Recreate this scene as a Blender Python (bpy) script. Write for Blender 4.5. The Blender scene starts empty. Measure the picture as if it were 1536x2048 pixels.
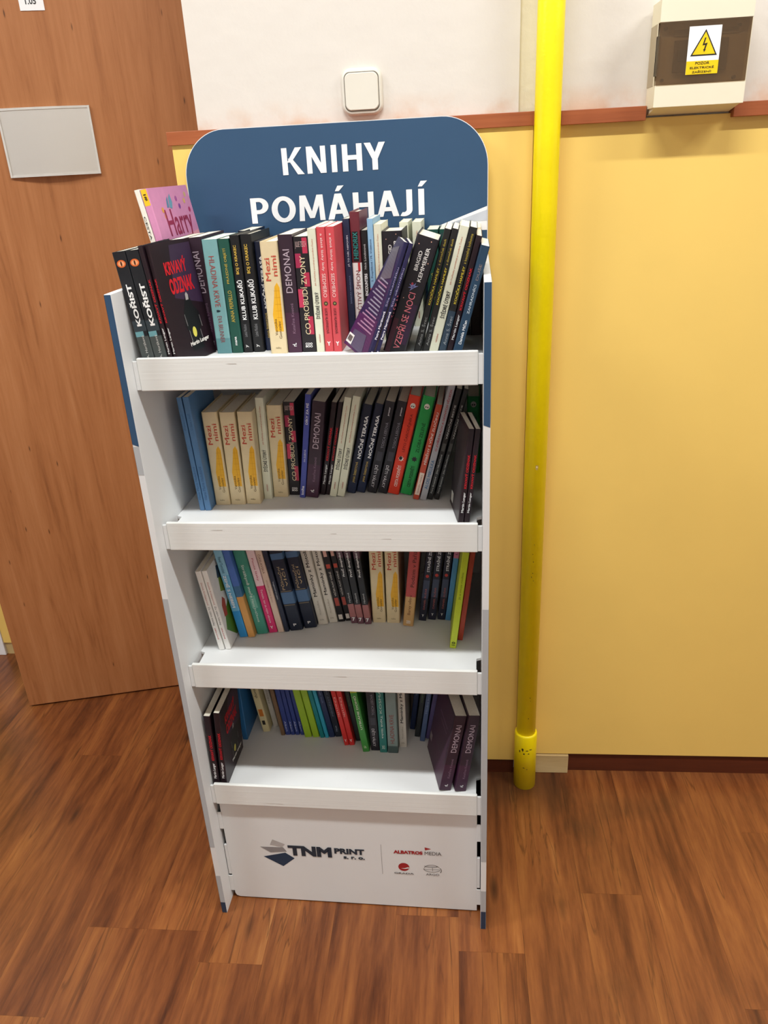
import bpy, math, random
from mathutils import Matrix, Vector
random.seed(7)
D = bpy.data
SC = bpy.context.scene
COL = SC.collection

# ------------------------------------------------------------------ camera
# x runs along the wall, y into the wall, z up; metres
def make_camera(f_px, yaw, pitch, roll, loc):
    ya, pi_, ro = (math.radians(a) for a in (yaw, pitch, roll))
    F = Vector((-math.sin(ya) * math.cos(pi_), math.cos(ya) * math.cos(pi_), -math.sin(pi_)))
    R0 = Vector((math.cos(ya), math.sin(ya), 0))
    U0 = R0.cross(F)
    R = math.cos(ro) * R0 + math.sin(ro) * U0
    U = -math.sin(ro) * R0 + math.cos(ro) * U0
    c = D.cameras.new('camera')
    c.sensor_fit = 'HORIZONTAL'
    c.sensor_width = 36.0
    c.lens = 36.0 * f_px / 1536.0
    c.clip_start = 0.02
    o = D.objects.new('camera', c)
    m = Matrix((R, U, -F)).transposed().to_4x4()
    m.translation = Vector(loc)
    o.matrix_world = m
    COL.objects.link(o)
    SC.camera = o
make_camera(1541.686, 5.7473, 24.3137, -3.0052, (0.5717, -1.6623, 1.5494))

# ------------------------------------------------------------------ world, lights, exposure
W = D.worlds.new('world'); SC.world = W
W.use_nodes = True
bg = W.node_tree.nodes['Background']
bg.inputs[0].default_value = (0.95, 0.97, 1.0, 1)
bg.inputs[1].default_value = 0.25
CEIL = 3.3
LAMPS = [(-1.5, -1.2), (0.5, -1.2), (2.5, -1.2), (-0.5, -3.3), (1.5, -3.3)]      # ceiling luminaires along the corridor; the weak rear pair is added fill light
for k, (lx, ly) in enumerate(LAMPS):
    l = D.lights.new('ceiling_tube', 'AREA')
    l.shape = 'RECTANGLE'; l.size = 1.2; l.size_y = 0.08
    l.energy = 46 if ly > -2 else 5  # rear pair only adds weak fill to the lower wall and stand front
    l.color = (0.97, 1.0, 1.0)
    o = D.objects.new('ceiling_tube', l)
    o.location = (lx, ly, CEIL - 0.092)
    COL.objects.link(o)
SC.view_settings.view_transform = 'Standard'
SC.view_settings.look = 'None'
SC.view_settings.gamma = 1.0
SC.view_settings.use_curve_mapping = False
SC.view_settings.exposure = -0.08

# ------------------------------------------------------------------ helpers
def srgb(h):
    h = h.lstrip('#')
    out = []
    for i in (0, 2, 4):
        c = int(h[i:i + 2], 16) / 255.0
        out.append(c / 12.92 if c <= 0.04045 else ((c + 0.055) / 1.055) ** 2.4)
    return tuple(out) + (1.0,)

MATS = {}
def mat(hexc, rough=0.5, spec=0.4, var=0.06, scale=35.0, bump=0.0, bscale=200.0):
    key = (hexc, rough, spec, var, scale, bump, bscale)
    if key in MATS:
        return MATS[key]
    m = D.materials.new('paint_' + hexc.strip('#'))
    m.use_nodes = True
    nt = m.node_tree; N = nt.nodes; L = nt.links
    b = N['Principled BSDF']
    b.inputs['Roughness'].default_value = rough
    b.inputs['Specular IOR Level'].default_value = spec
    tc = N.new('ShaderNodeTexCoord')
    no = N.new('ShaderNodeTexNoise'); no.inputs['Scale'].default_value = scale; no.inputs['Detail'].default_value = 3
    L.new(tc.outputs['Object'], no.inputs['Vector'])
    hs = N.new('ShaderNodeHueSaturation')
    hs.inputs['Color'].default_value = srgb(hexc)
    mr = N.new('ShaderNodeMapRange')
    mr.inputs['From Min'].default_value = 0.3; mr.inputs['From Max'].default_value = 0.7
    mr.inputs['To Min'].default_value = 1 - var; mr.inputs['To Max'].default_value = 1 + var
    L.new(no.outputs['Fac'], mr.inputs['Value'])
    L.new(mr.outputs['Result'], hs.inputs['Value'])
    L.new(hs.outputs['Color'], b.inputs['Base Color'])
    if bump:
        nb = N.new('ShaderNodeTexNoise'); nb.inputs['Scale'].default_value = bscale; nb.inputs['Detail'].default_value = 4
        L.new(tc.outputs['Object'], nb.inputs['Vector'])
        bp = N.new('ShaderNodeBump'); bp.inputs['Strength'].default_value = bump; bp.inputs['Distance'].default_value = 0.004
        L.new(nb.outputs['Fac'], bp.inputs['Height'])
        L.new(bp.outputs['Normal'], b.inputs['Normal'])
    MATS[key] = m
    return m

def ramp(N, stops):
    r = N.new('ShaderNodeValToRGB')
    e = r.color_ramp.elements
    while len(e) < len(stops):
        e.new(0.5)
    for el, (p, c) in zip(e, stops):
        el.position = p; el.color = srgb(c)
    return r

def wood(name, stops, stretch, rough, knots=0.0, rnd=False, spec=0.4, bump=0.02, gscale=1.0, ksize=0.09):
    """Procedural wood grain; stretch = scale of the object coordinates per axis (small along the grain)."""
    m = D.materials.new(name); m.use_nodes = True
    nt = m.node_tree; N = nt.nodes; L = nt.links
    b = N['Principled BSDF']
    b.inputs['Roughness'].default_value = rough
    b.inputs['Specular IOR Level'].default_value = spec
    tc = N.new('ShaderNodeTexCoord')
    src = tc.outputs['Object']
    if rnd:
        oi = N.new('ShaderNodeObjectInfo')
        mu = N.new('ShaderNodeMath'); mu.operation = 'MULTIPLY'; mu.inputs[1].default_value = 53.0
        L.new(oi.outputs['Random'], mu.inputs[0])
        va = N.new('ShaderNodeVectorMath'); va.operation = 'ADD'
        cb = N.new('ShaderNodeCombineXYZ')
        for i in range(3):
            L.new(mu.outputs[0], cb.inputs[i])
        L.new(src, va.inputs[0]); L.new(cb.outputs[0], va.inputs[1])
        src = va.outputs[0]
    mp = N.new('ShaderNodeMapping'); mp.inputs['Scale'].default_value = stretch
    L.new(src, mp.inputs['Vector'])
    n1 = N.new('ShaderNodeTexNoise'); n1.inputs['Scale'].default_value = 1.0 * gscale; n1.inputs['Detail'].default_value = 6
    n1.inputs['Roughness'].default_value = 0.62; n1.inputs['Distortion'].default_value = 0.9
    L.new(mp.outputs[0], n1.inputs['Vector'])
    n2 = N.new('ShaderNodeTexNoise'); n2.inputs['Scale'].default_value = 5.0 * gscale; n2.inputs['Detail'].default_value = 5
    n2.inputs['Roughness'].default_value = 0.7
    L.new(mp.outputs[0], n2.inputs['Vector'])
    mx = N.new('ShaderNodeMath'); mx.operation = 'MULTIPLY_ADD'; mx.inputs[1].default_value = 0.35
    L.new(n2.outputs['Fac'], mx.inputs[0]); 
    m7 = N.new('ShaderNodeMath'); m7.operation = 'MULTIPLY'; m7.inputs[1].default_value = 0.65
    L.new(n1.outputs['Fac'], m7.inputs[0]); L.new(m7.outputs[0], mx.inputs[2])
    r = ramp(N, stops)
    L.new(mx.outputs[0], r.inputs['Fac'])
    col = r.outputs['Color']
    if rnd:
        hs = N.new('ShaderNodeHueSaturation')
        mr = N.new('ShaderNodeMapRange'); mr.inputs['To Min'].default_value = 0.92; mr.inputs['To Max'].default_value = 1.08
        L.new(oi.outputs['Random'], mr.inputs['Value'])
        L.new(mr.outputs[0], hs.inputs['Value']); L.new(col, hs.inputs['Color'])
        col = hs.outputs['Color']
    if knots:
        mk = N.new('ShaderNodeMapping')
        mk.inputs['Scale'].default_value = tuple((s ** 0.55) * knots for s in stretch)
        L.new(src, mk.inputs['Vector'])
        vo = N.new('ShaderNodeTexVoronoi'); vo.inputs['Scale'].default_value = 1.0
        L.new(mk.outputs[0], vo.inputs['Vector'])
        kr = N.new('ShaderNodeMapRange'); kr.inputs['From Min'].default_value = ksize / 3; kr.inputs['From Max'].default_value = ksize
        kr.inputs['To Min'].default_value = 0.75; kr.inputs['To Max'].default_value = 0.0
        L.new(vo.outputs['Distance'], kr.inputs['Value'])
        mm = N.new('ShaderNodeMix'); mm.data_type = 'RGBA'
        L.new(kr.outputs[0], mm.inputs['Factor']); L.new(col, mm.inputs['A']); mm.inputs['B'].default_value = srgb('#2a150c')
        col = mm.outputs['Result']
    if rnd:
        mv = N.new('ShaderNodeMapping'); mv.inputs['Scale'].default_value = (26.0, 1.3, 4.0)
        L.new(src, mv.inputs['Vector'])
        nv = N.new('ShaderNodeTexNoise'); nv.inputs['Scale'].default_value = 1.0; nv.inputs['Detail'].default_value = 4; nv.inputs['Distortion'].default_value = 1.2
        L.new(mv.outputs[0], nv.inputs['Vector'])
        ab = N.new('ShaderNodeMath'); ab.operation = 'SUBTRACT'; ab.inputs[1].default_value = 0.5; L.new(nv.outputs['Fac'], ab.inputs[0])
        a2 = N.new('ShaderNodeMath'); a2.operation = 'ABSOLUTE'; L.new(ab.outputs[0], a2.inputs[0])
        vr = N.new('ShaderNodeMapRange'); vr.inputs['From Min'].default_value = 0.0; vr.inputs['From Max'].default_value = 0.022
        vr.inputs['To Min'].default_value = 0.55; vr.inputs['To Max'].default_value = 0.0
        L.new(a2.outputs[0], vr.inputs['Value'])
        mg = N.new('ShaderNodeMath'); mg.operation = 'MULTIPLY'
        gm = N.new('ShaderNodeMapRange'); gm.inputs['From Min'].default_value = 0.42; gm.inputs['From Max'].default_value = 0.58
        L.new(n1.outputs['Fac'], gm.inputs['Value']); L.new(vr.outputs[0], mg.inputs[0]); L.new(gm.outputs[0], mg.inputs[1])
        mw = N.new('ShaderNodeMix'); mw.data_type = 'RGBA'
        L.new(mg.outputs[0], mw.inputs['Factor']); L.new(col, mw.inputs['A']); mw.inputs['B'].default_value = srgb('#2c140a')
        col = mw.outputs['Result']
        # worn dark stains, shared by all planks (world position)
        ge = N.new('ShaderNodeNewGeometry')
        ns = N.new('ShaderNodeTexNoise'); ns.inputs['Scale'].default_value = 3.1; ns.inputs['Detail'].default_value = 6
        L.new(ge.outputs['Position'], ns.inputs['Vector'])
        sr = N.new('ShaderNodeMapRange'); sr.inputs['From Min'].default_value = 0.60; sr.inputs['From Max'].default_value = 0.75; sr.inputs['To Max'].default_value = 0.55
        L.new(ns.outputs['Fac'], sr.inputs['Value'])
        # soot-like grime that gathered round the foot of the pipe
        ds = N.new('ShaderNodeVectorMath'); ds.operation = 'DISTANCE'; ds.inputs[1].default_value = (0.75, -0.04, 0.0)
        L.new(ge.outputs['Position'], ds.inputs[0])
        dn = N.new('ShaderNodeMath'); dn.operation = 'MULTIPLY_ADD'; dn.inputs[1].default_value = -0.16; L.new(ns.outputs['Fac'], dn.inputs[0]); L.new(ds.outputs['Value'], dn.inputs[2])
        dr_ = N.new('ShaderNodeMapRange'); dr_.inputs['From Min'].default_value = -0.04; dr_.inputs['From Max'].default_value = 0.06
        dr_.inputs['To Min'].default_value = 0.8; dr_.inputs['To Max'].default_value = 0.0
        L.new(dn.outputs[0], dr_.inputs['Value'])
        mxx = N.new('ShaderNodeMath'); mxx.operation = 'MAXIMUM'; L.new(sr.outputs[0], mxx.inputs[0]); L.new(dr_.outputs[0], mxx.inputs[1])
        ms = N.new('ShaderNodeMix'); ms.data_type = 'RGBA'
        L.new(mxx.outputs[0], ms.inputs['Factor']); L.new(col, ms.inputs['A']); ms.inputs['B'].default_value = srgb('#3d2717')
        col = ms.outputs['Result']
    L.new(col, b.inputs['Base Color'])
    bp = N.new('ShaderNodeBump'); bp.inputs['Strength'].default_value = bump; bp.inputs['Distance'].default_value = 0.002
    L.new(n2.outputs['Fac'], bp.inputs['Height']); L.new(bp.outputs['Normal'], b.inputs['Normal'])
    return m

class MB:
    def __init__(s):
        s.v = []; s.f = []; s.mi = []
    def box(s, x0, x1, y0, y1, z0, z1, m=0):
        i = len(s.v)
        s.v += [(x, y, z) for z in (z0, z1) for y in (y0, y1) for x in (x0, x1)]
        for q in ((0, 2, 3, 1), (4, 5, 7, 6), (0, 1, 5, 4), (2, 6, 7, 3), (0, 4, 6, 2), (1, 3, 7, 5)):
            s.f.append(tuple(i + a for a in q)); s.mi.append(m)
        return s
    def poly(s, pts, m=0):
        i = len(s.v); s.v += [tuple(p) for p in pts]; s.f.append(tuple(range(i, i + len(pts)))); s.mi.append(m)
        return s
    def prism(s, pts, a, b, axis='y', m=0):
        """extrude a 2-D outline between a and b along an axis"""
        n = len(pts); i = len(s.v)
        for w in (a, b):
            for p, q in pts:
                s.v.append((p, w, q) if axis == 'y' else (p, q, w) if axis == 'z' else (w, p, q))
        s.f.append(tuple(range(i, i + n))); s.f.append(tuple(range(i + 2 * n - 1, i + n - 1, -1)))
        s.mi += [m, m]
        for k in range(n):
            j = (k + 1) % n
            s.f.append((i + k, i + n + k, i + n + j, i + j)); s.mi.append(m)
        return s
    def lathe(s, cx, cy, prof, n=32, m=0):
        """profile of (radius, z) around a vertical axis"""
        i = len(s.v)
        for r, z in prof:
            for k in range(n):
                a = 2 * math.pi * k / n
                s.v.append((cx + r * math.cos(a), cy + r * math.sin(a), z))
        for p in range(len(prof) - 1):
            for k in range(n):
                j = (k + 1) % n
                s.f.append((i + p * n + k, i + p * n + j, i + (p + 1) * n + j, i + (p + 1) * n + k)); s.mi.append(m)
        s.f.append(tuple(range(i + n - 1, i - 1, -1))); s.mi.append(m)
        e = i + (len(prof) - 1) * n
        s.f.append(tuple(range(e, e + n))); s.mi.append(m)
        return s
    def build(s, name, mats, parent=None, smooth=False, bevel=0.0, fix=True):
        me = D.meshes.new(name)
        me.from_pydata(s.v, [], s.f)
        if not isinstance(mats, (list, tuple)):
            mats = [mats]
        for m in mats:
            me.materials.append(m)
        me.polygons.foreach_set('material_index', s.mi)
        if smooth:
            me.polygons.foreach_set('use_smooth', [True] * len(s.f))
        me.update()
        if fix:
            import bmesh
            bm = bmesh.new(); bm.from_mesh(me); bmesh.ops.recalc_face_normals(bm, faces=bm.faces[:]); bm.to_mesh(me); bm.free()
        o = D.objects.new(name, me)
        if bevel:
            b = o.modifiers.new('bevel', 'BEVEL'); b.width = bevel; b.segments = 2; b.limit_method = 'ANGLE'; b.angle_limit = 0.6
        COL.objects.link(o)
        o.parent = parent
        return o

def tag(o, label=None, cat=None, group=None, kind=None):
    if label: o['label'] = label
    if cat: o['category'] = cat
    if group: o['group'] = group
    if kind: o['kind'] = kind
    return o

def empty(name, loc=(0, 0, 0), rot=(0, 0, 0), parent=None):
    o = D.objects.new(name, None)
    o.empty_display_size = 0.05
    o.location = loc; o.rotation_euler = rot
    COL.objects.link(o); o.parent = parent
    return o

def rrect(x0, x1, z0, z1, r, n=8, corners=(1, 1, 1, 1)):
    """rounded rectangle outline, corners ordered bl, br, tr, tl"""
    pts = []
    for c, (cx, cz, a0) in enumerate(((x0 + r, z0 + r, math.pi), (x1 - r, z0 + r, 1.5 * math.pi), (x1 - r, z1 - r, 0), (x0 + r, z1 - r, 0.5 * math.pi))):
        if corners[c]:
            for k in range(n + 1):
                a = a0 + k * math.pi / 2 / n
                pts.append((cx + r * math.cos(a), cz + r * math.sin(a)))
        else:
            pts.append(((x0, z0), (x1, z0), (x1, z1), (x0, z1))[c])
    return pts

def ellipse(cx, cz, rx, rz, n=20, a0=0.0):
    return [(cx + rx * math.cos(a0 + 2 * math.pi * k / n), cz + rz * math.sin(a0 + 2 * math.pi * k / n)) for k in range(n)]

TEXTS = {}
def text_mesh(s, bold=0.0):
    """letters as a flat mesh, scaled into a unit box (x along the line, y up)"""
    key = (s, bold)
    if key in TEXTS:
        return TEXTS[key]
    cu = D.curves.new('lettering', 'FONT')
    cu.body = s; cu.size = 1.0; cu.resolution_u = 3; cu.fill_mode = 'FRONT'; cu.bevel_depth = bold * 1.25; cu.bevel_resolution = 0
    ob = D.objects.new('lettering', cu)
    COL.objects.link(ob)
    bpy.context.view_layer.update()
    dg = bpy.context.evaluated_depsgraph_get()
    me = D.meshes.new_from_object(ob.evaluated_get(dg))
    D.objects.remove(ob); D.curves.remove(cu)
    xs = [v.co.x for v in me.vertices]; ys = [v.co.y for v in me.vertices]
    x0, x1, y0, y1 = min(xs), max(xs), min(ys), max(ys)
    for v in me.vertices:
        v.co = ((v.co.x - x0) / (x1 - x0), (v.co.y - y0) / (y1 - y0), v.co.z / (bold * 1.25) * 0.00012 if bold else 0.0)
    me.materials.clear()
    TEXTS[key] = me
    return me

def put_text(name, s, m, parent, origin, xdir, ydir, bold=0.0):
    """lay the unit-box lettering on a plane: origin + x*xdir + y*ydir (vectors carry the size)"""
    base = text_mesh(s, bold)
    key = (s, bold, m.name)
    if key not in TEXTS:
        me = base.copy(); me.materials.append(m); TEXTS[key] = me
    o = D.objects.new(name, TEXTS[key])
    xd, yd = Vector(xdir), Vector(ydir)
    zd = xd.cross(yd).normalized()
    M = Matrix((xd, yd, zd)).transposed().to_4x4()
    M.translation = Vector(origin)
    COL.objects.link(o)
    o.parent = parent
    o.matrix_basis = M
    return o

# ------------------------------------------------------------------ materials
M_FLOOR = wood('floor_wood', [(0.32, '#3a1b0d'), (0.43, '#67381c'), (0.51, '#804a26'), (0.60, '#935a2e'), (0.72, '#ae7744')],
               (10.0, 0.95, 4.0), 0.30, knots=1.9, rnd=True, spec=0.45)
M_DOOR = wood('door_wood', [(0.30, '#86522e'), (0.45, '#a66b40'), (0.58, '#b07549'), (0.75, '#ba8257')],
              (26.0, 14.0, 1.5), 0.42, knots=6.0, spec=0.4, ksize=0.085)
M_RAIL = wood('rail_wood', [(0.3, '#8c4a2a'), (0.5, '#a45a35'), (0.7, '#b0683f')], (1.2, 8.0, 30.0), 0.4)
M_BROWN = wood('skirting_wood', [(0.3, '#421c0e'), (0.5, '#582712'), (0.7, '#68311a')], (1.0, 8.0, 20.0), 0.5)
M_YELLOW = mat('#f6d172', 0.42, 0.4, 0.025, 4.0, 0.02, 300)
M_PLASTER = mat('#f0e8de', 0.9, 0.2, 0.02, 3.0, 0.35, 22)
def plaster():
    m = D.materials.new('old_plaster'); m.use_nodes = True
    N = m.node_tree.nodes; L = m.node_tree.links
    b = N['Principled BSDF']; b.inputs['Roughness'].default_value = 0.9; b.inputs['Specular IOR Level'].default_value = 0.2
    tc = N.new('ShaderNodeTexCoord')
    sp = N.new('ShaderNodeSeparateXYZ'); L.new(tc.outputs['Object'], sp.inputs[0])
    mr = N.new('ShaderNodeMapRange'); mr.inputs['From Min'].default_value = 1.625; mr.inputs['From Max'].default_value = 1.672
    mr.inputs['To Min'].default_value = 1.0; mr.inputs['To Max'].default_value = 0.0
    L.new(sp.outputs['Z'], mr.inputs['Value'])
    n = N.new('ShaderNodeTexNoise'); n.inputs['Scale'].default_value = 14; n.inputs['Detail'].default_value = 5
    L.new(tc.outputs['Object'], n.inputs['Vector'])
    nr = N.new('ShaderNodeMapRange'); nr.inputs['From Min'].default_value = 0.46; nr.inputs['From Max'].default_value = 0.62; nr.inputs['To Max'].default_value = 0.6
    L.new(n.outputs['Fac'], nr.inputs['Value'])
    mu = N.new('ShaderNodeMath'); mu.operation = 'MULTIPLY'; L.new(mr.outputs[0], mu.inputs[0]); L.new(nr.outputs[0], mu.inputs[1])
    mx = N.new('ShaderNodeMix'); mx.data_type = 'RGBA'
    mx.inputs['A'].default_value = srgb('#ddd6cd'); mx.inputs['B'].default_value = srgb('#d3a884')
    L.new(mu.outputs[0], mx.inputs['Factor']); L.new(mx.outputs['Result'], b.inputs['Base Color'])
    nb = N.new('ShaderNodeTexNoise'); nb.inputs['Scale'].default_value = 26; nb.inputs['Detail'].default_value = 6
    L.new(tc.outputs['Object'], nb.inputs['Vector'])
    bp = N.new('ShaderNodeBump'); bp.inputs['Strength'].default_value = 0.35; bp.inputs['Distance'].default_value = 0.004
    L.new(nb.outputs['Fac'], bp.inputs['Height']); L.new(bp.outputs['Normal'], b.inputs['Normal'])
    return m
M_PLASTER = plaster()
M_PLASTER_Y = mat('#e2d9bf', 0.9, 0.2, 0.03, 10.0, 0.4, 60)
M_CEIL = mat('#f1eee8', 0.9, 0.2, 0.01)
M_CARD = mat('#e5e6e5', 0.55, 0.3, 0.012, 6.0)
M_BLUE = mat('#32506f', 0.5, 0.35, 0.02, 10.0)
M_NAVY = mat('#243a52', 0.5, 0.35, 0.02, 10.0)
M_GREYP = mat('#b3b6b8', 0.5, 0.3, 0.02, 10.0)
M_WHITEP = mat('#f2f2f2', 0.5, 0.3, 0.01, 10.0)
M_PIPE = mat('#ffe800', 0.38, 0.5, 0.04, 20.0, 0.12, 160)
M_PAGE = mat('#e6dfcd', 0.8, 0.2, 0.05, 300.0)
M_BLACK = mat('#17181a', 0.5)

def lip_material():
    """white card with the faint horizontal flute lines of corrugated board"""
    m = D.materials.new('corrugated_card'); m.use_nodes = True
    N = m.node_tree.nodes; L = m.node_tree.links
    b = N['Principled BSDF']; b.inputs['Base Color'].default_value = srgb('#e8e9e5'); b.inputs['Roughness'].default_value = 0.55
    b.inputs['Specular IOR Level'].default_value = 0.3
    tc = N.new('ShaderNodeTexCoord')
    mp = N.new('ShaderNodeMapping'); mp.inputs['Scale'].default_value = (3, 3, 260)
    L.new(tc.outputs['Object'], mp.inputs['Vector'])
    n = N.new('ShaderNodeTexNoise'); n.inputs['Scale'].default_value = 1.0; n.inputs['Detail'].default_value = 3
    L.new(mp.outputs[0], n.inputs['Vector'])
    bp = N.new('ShaderNodeBump'); bp.inputs['Strength'].default_value = 0.12; bp.inputs['Distance'].default_value = 0.002
    L.new(n.outputs['Fac'], bp.inputs['Height']); L.new(bp.outputs['Normal'], b.inputs['Normal'])
    return m
M_LIP = lip_material()

# ================================================================== the room
X0, X1 = -3.6, 4.4          # corridor ends
YB = -4.4                  # wall behind the camera
YR = 0.56                   # wall of the door recess
XC = 0.073                  # outside corner of the wall

# floor: slab + printed wood planks
fl = MB().box(X0, X1, YB, YR, -0.06, -0.004).build('floor', M_FLOOR)
tag(fl, kind='structure')
PW, PL = 0.14, 1.2
cols = range(-29, 31)
plank_cache = {}
for c in cols:
    xa = 0.29 + c * PW; xb = xa + PW
    xa, xb = max(xa, X0), min(xb, X1)
    if xb - xa < 0.03:
        continue
    off = {2: -0.538, -3: -0.515, -4: -0.515, 4: -0.382}.get(c, -0.9 + ((c * 0.37) % 1.0) * PL)
    k0 = math.floor((YB - off) / PL)
    for k in range(k0, k0 + 7):
        ya, yb = off + k * PL, off + (k + 1) * PL
        ya, yb = max(ya, YB), min(yb, YR if xb < XC else 0.03 if xa > 0 else YR)
        if yb - ya < 0.03:
            continue
        key = (round(xb - xa, 3), round(yb - ya, 3))
        if key not in plank_cache:
            w, l = key
            plank_cache[key] = MB().box(-w / 2 + 0.00012, w / 2 - 0.00012, -l / 2 + 0.00012, l / 2 - 0.00012, -0.004, 0).build('plank', M_FLOOR)
            o = plank_cache[key]
        else:
            o = plank_cache[key].copy(); COL.objects.link(o)
        o.parent = fl
        o.location = ((xa + xb) / 2, (ya + yb) / 2, 0)

# ceiling and the walls outside the picture
tag(MB().box(X0, X1, YB, YR + 0.1, CEIL, CEIL + 0.1).build('ceiling', M_CEIL), kind='structure')
def plain_wall(name, x0, x1, y0, y1, inner):
    w = MB().box(x0, x1, y0, y1, -0.06, CEIL).build(name, M_CEIL)
    tag(w, kind='structure')
    ix0, ix1, iy0, iy1 = inner
    MB().box(ix0, ix1, iy0, iy1, 0.065, 1.1).build('wainscot_panel', mat('#d5d9dc', 0.5), w)
    return w
plain_wall('wall_front', X0, X1, YB - 0.1, YB, (X0, X1, YB, YB + 0.015))
plain_wall('wall_right', X1, X1 + 0.1, YB - 0.1, 0.6, (X1 - 0.015, X1, YB, 0.0))
wl = MB()
wl.box(X0 - 0.1, X0, YB - 0.1, -2.2, -0.06, CEIL).box(X0 - 0.1, X0, 0.35, YR + 0.1, -0.06, CEIL)
wl.box(X0 - 0.1, X0, -2.2, 0.35, -0.06, 0.5).box(X0 - 0.1, X0, -2.2, 0.35, 2.3, CEIL)
tag(wl.build('wall_left', M_CEIL), kind='structure')
wn = tag(empty('window_1', (X0, -0.9, 0.5)), kind='structure')
fr = MB()
for a, b in ((-1.3, -1.25), (-0.025, 0.025), (1.2, 1.25)):
    fr.box(-0.08, -0.02, a, b, 0, 1.8)
fr.box(-0.08, -0.02, -1.3, 1.25, 0, 0.05).box(-0.08, -0.02, -1.3, 1.25, 1.75, 1.8)
fr.build('window_frame', M_WHITEP, wn)
def emit(col, s):
    m = D.materials.new('daylight'); m.use_nodes = True
    N = m.node_tree.nodes; N.remove(N['Principled BSDF'])
    e = N.new('ShaderNodeEmission'); e.inputs[0].default_value = col; e.inputs[1].default_value = s
    m.node_tree.links.new(e.outputs[0], N['Material Output'].inputs[0])
    return m
M_DAY = emit((0.72, 0.82, 1.0, 1), 1.6)
for a, b in ((-1.25, -0.025), (0.025, 1.2)):
    MB().poly([(-0.05, a, 0.05), (-0.05, b, 0.05), (-0.05, b, 1.75), (-0.05, a, 1.75)]).build('pane', M_DAY, wn, fix=False)

# ceiling luminaires, front row plus the added fill pair (the area lights sit under their diffusers)
M_TUBE = emit((1.0, 0.94, 0.85, 1), 3.0)
lamp_labels = ['long white ceiling luminaire in front of the wooden door', 'long white ceiling luminaire in front of the book stand', 'long white ceiling luminaire past the fuse box', 'added unseen fill luminaire over the far corridor half, towards the window', 'added unseen fill luminaire over the far corridor half, away from window']
for (lx, ly), lb in zip(LAMPS, lamp_labels):
    t = tag(empty('ceiling_luminaire', (lx, ly, CEIL)), lb, 'ceiling light', 'corridor ceiling luminaires')
    MB().box(-0.64, 0.64, -0.1, 0.1, -0.03, 0).build('housing', M_WHITEP, t, bevel=0.004)
    for s in (-1, 1):
        MB().box(s * 0.625 - 0.012, s * 0.625 + 0.012, -0.09, 0.09, -0.085, -0.03).build('end_cap', M_WHITEP, t)
    MB().prism([(-0.085, -0.03), (-0.075, -0.075), (0.075, -0.075), (0.085, -0.03)], -0.61, 0.61, 'x').build('diffuser', M_TUBE, t)

# ---- wall behind the stand
wb = MB()
wb.box(XC, 0.7015, 0.010, 0.62, 0, CEIL)            # plaster left of the pipe, slightly proud
wb.box(0.7015, X1, 0.020, 0.62, 0, CEIL)
wb = tag(wb.build('wall_back', M_PLASTER), kind='structure')
MB().box(0.7017, 0.7445, 0.0185, 0.021, 1.6, CEIL).build('plaster_strip', M_PLASTER_Y, wb)
# yellow boards
MB().box(0.0195, 0.7297, -0.0045, 0.0095, 0.048, 1.604).build('wainscot_panel', M_YELLOW, wb, bevel=0.001)
MB().box(0.7335, 2.15, 0.006, 0.0195, 0.063, 1.604).build('wainscot_panel', M_YELLOW, wb, bevel=0.001)
MB().box(2.153, X1, 0.006, 0.0195, 0.063, 1.604).build('wainscot_panel', M_YELLOW, wb, bevel=0.001)
MB().box(0.0195, 0.0375, 0.010, YR, 0.048, 1.604).build('wainscot_panel', M_YELLOW, wb, bevel=0.001)
MB().box(0.0376, XC, 0.010, YR, 0.0, 1.604).build('batten', M_BROWN, wb)
# dark skirting under the boards
tag(MB().box(0.03, 0.725, 0.0, 0.0098, 0, 0.047).build('baseboard_back', M_BROWN), kind='structure')
tag(MB().box(0.873, X1, 0.0135, 0.0199, 0, 0.0625).build('baseboard_right', M_BROWN), kind='structure')
wbk = tag(MB().box(0.775, 0.8725, 0.001, 0.0195, 0.0, 0.0605).build('wood_block', wood('pale_wood', [(0.3, '#b59a6a'), (0.5, '#c9ae7c'), (0.7, '#d6bd8c')], (2, 20, 30), 0.7), bevel=0.0015),
          'small pale raw wood block under yellow board beside pipe', 'wood block')
# top rail
RZ0, RZ1 = 1.601, 1.6255
tag(MB().box(0.0135, 0.7375, -0.0105, 0.0098, RZ0, RZ1).build('trim_1', M_RAIL, bevel=0.0008), kind='structure')
tag(MB().box(0.780, 0.9362, -0.0105, 0.0198, RZ0 - 0.002, RZ1 - 0.002).build('trim_2', M_RAIL, bevel=0.0008), kind='structure')
tag(MB().box(1.0945, X1, -0.0105, 0.0198, RZ0 - 0.004, RZ1 - 0.004).build('trim_3', M_RAIL, bevel=0.0008), kind='structure')
tag(MB().box(0.0135, XC - 0.0002, 0.0102, YR, RZ0, RZ1).build('trim_4', M_RAIL, bevel=0.0008), kind='structure')
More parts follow.
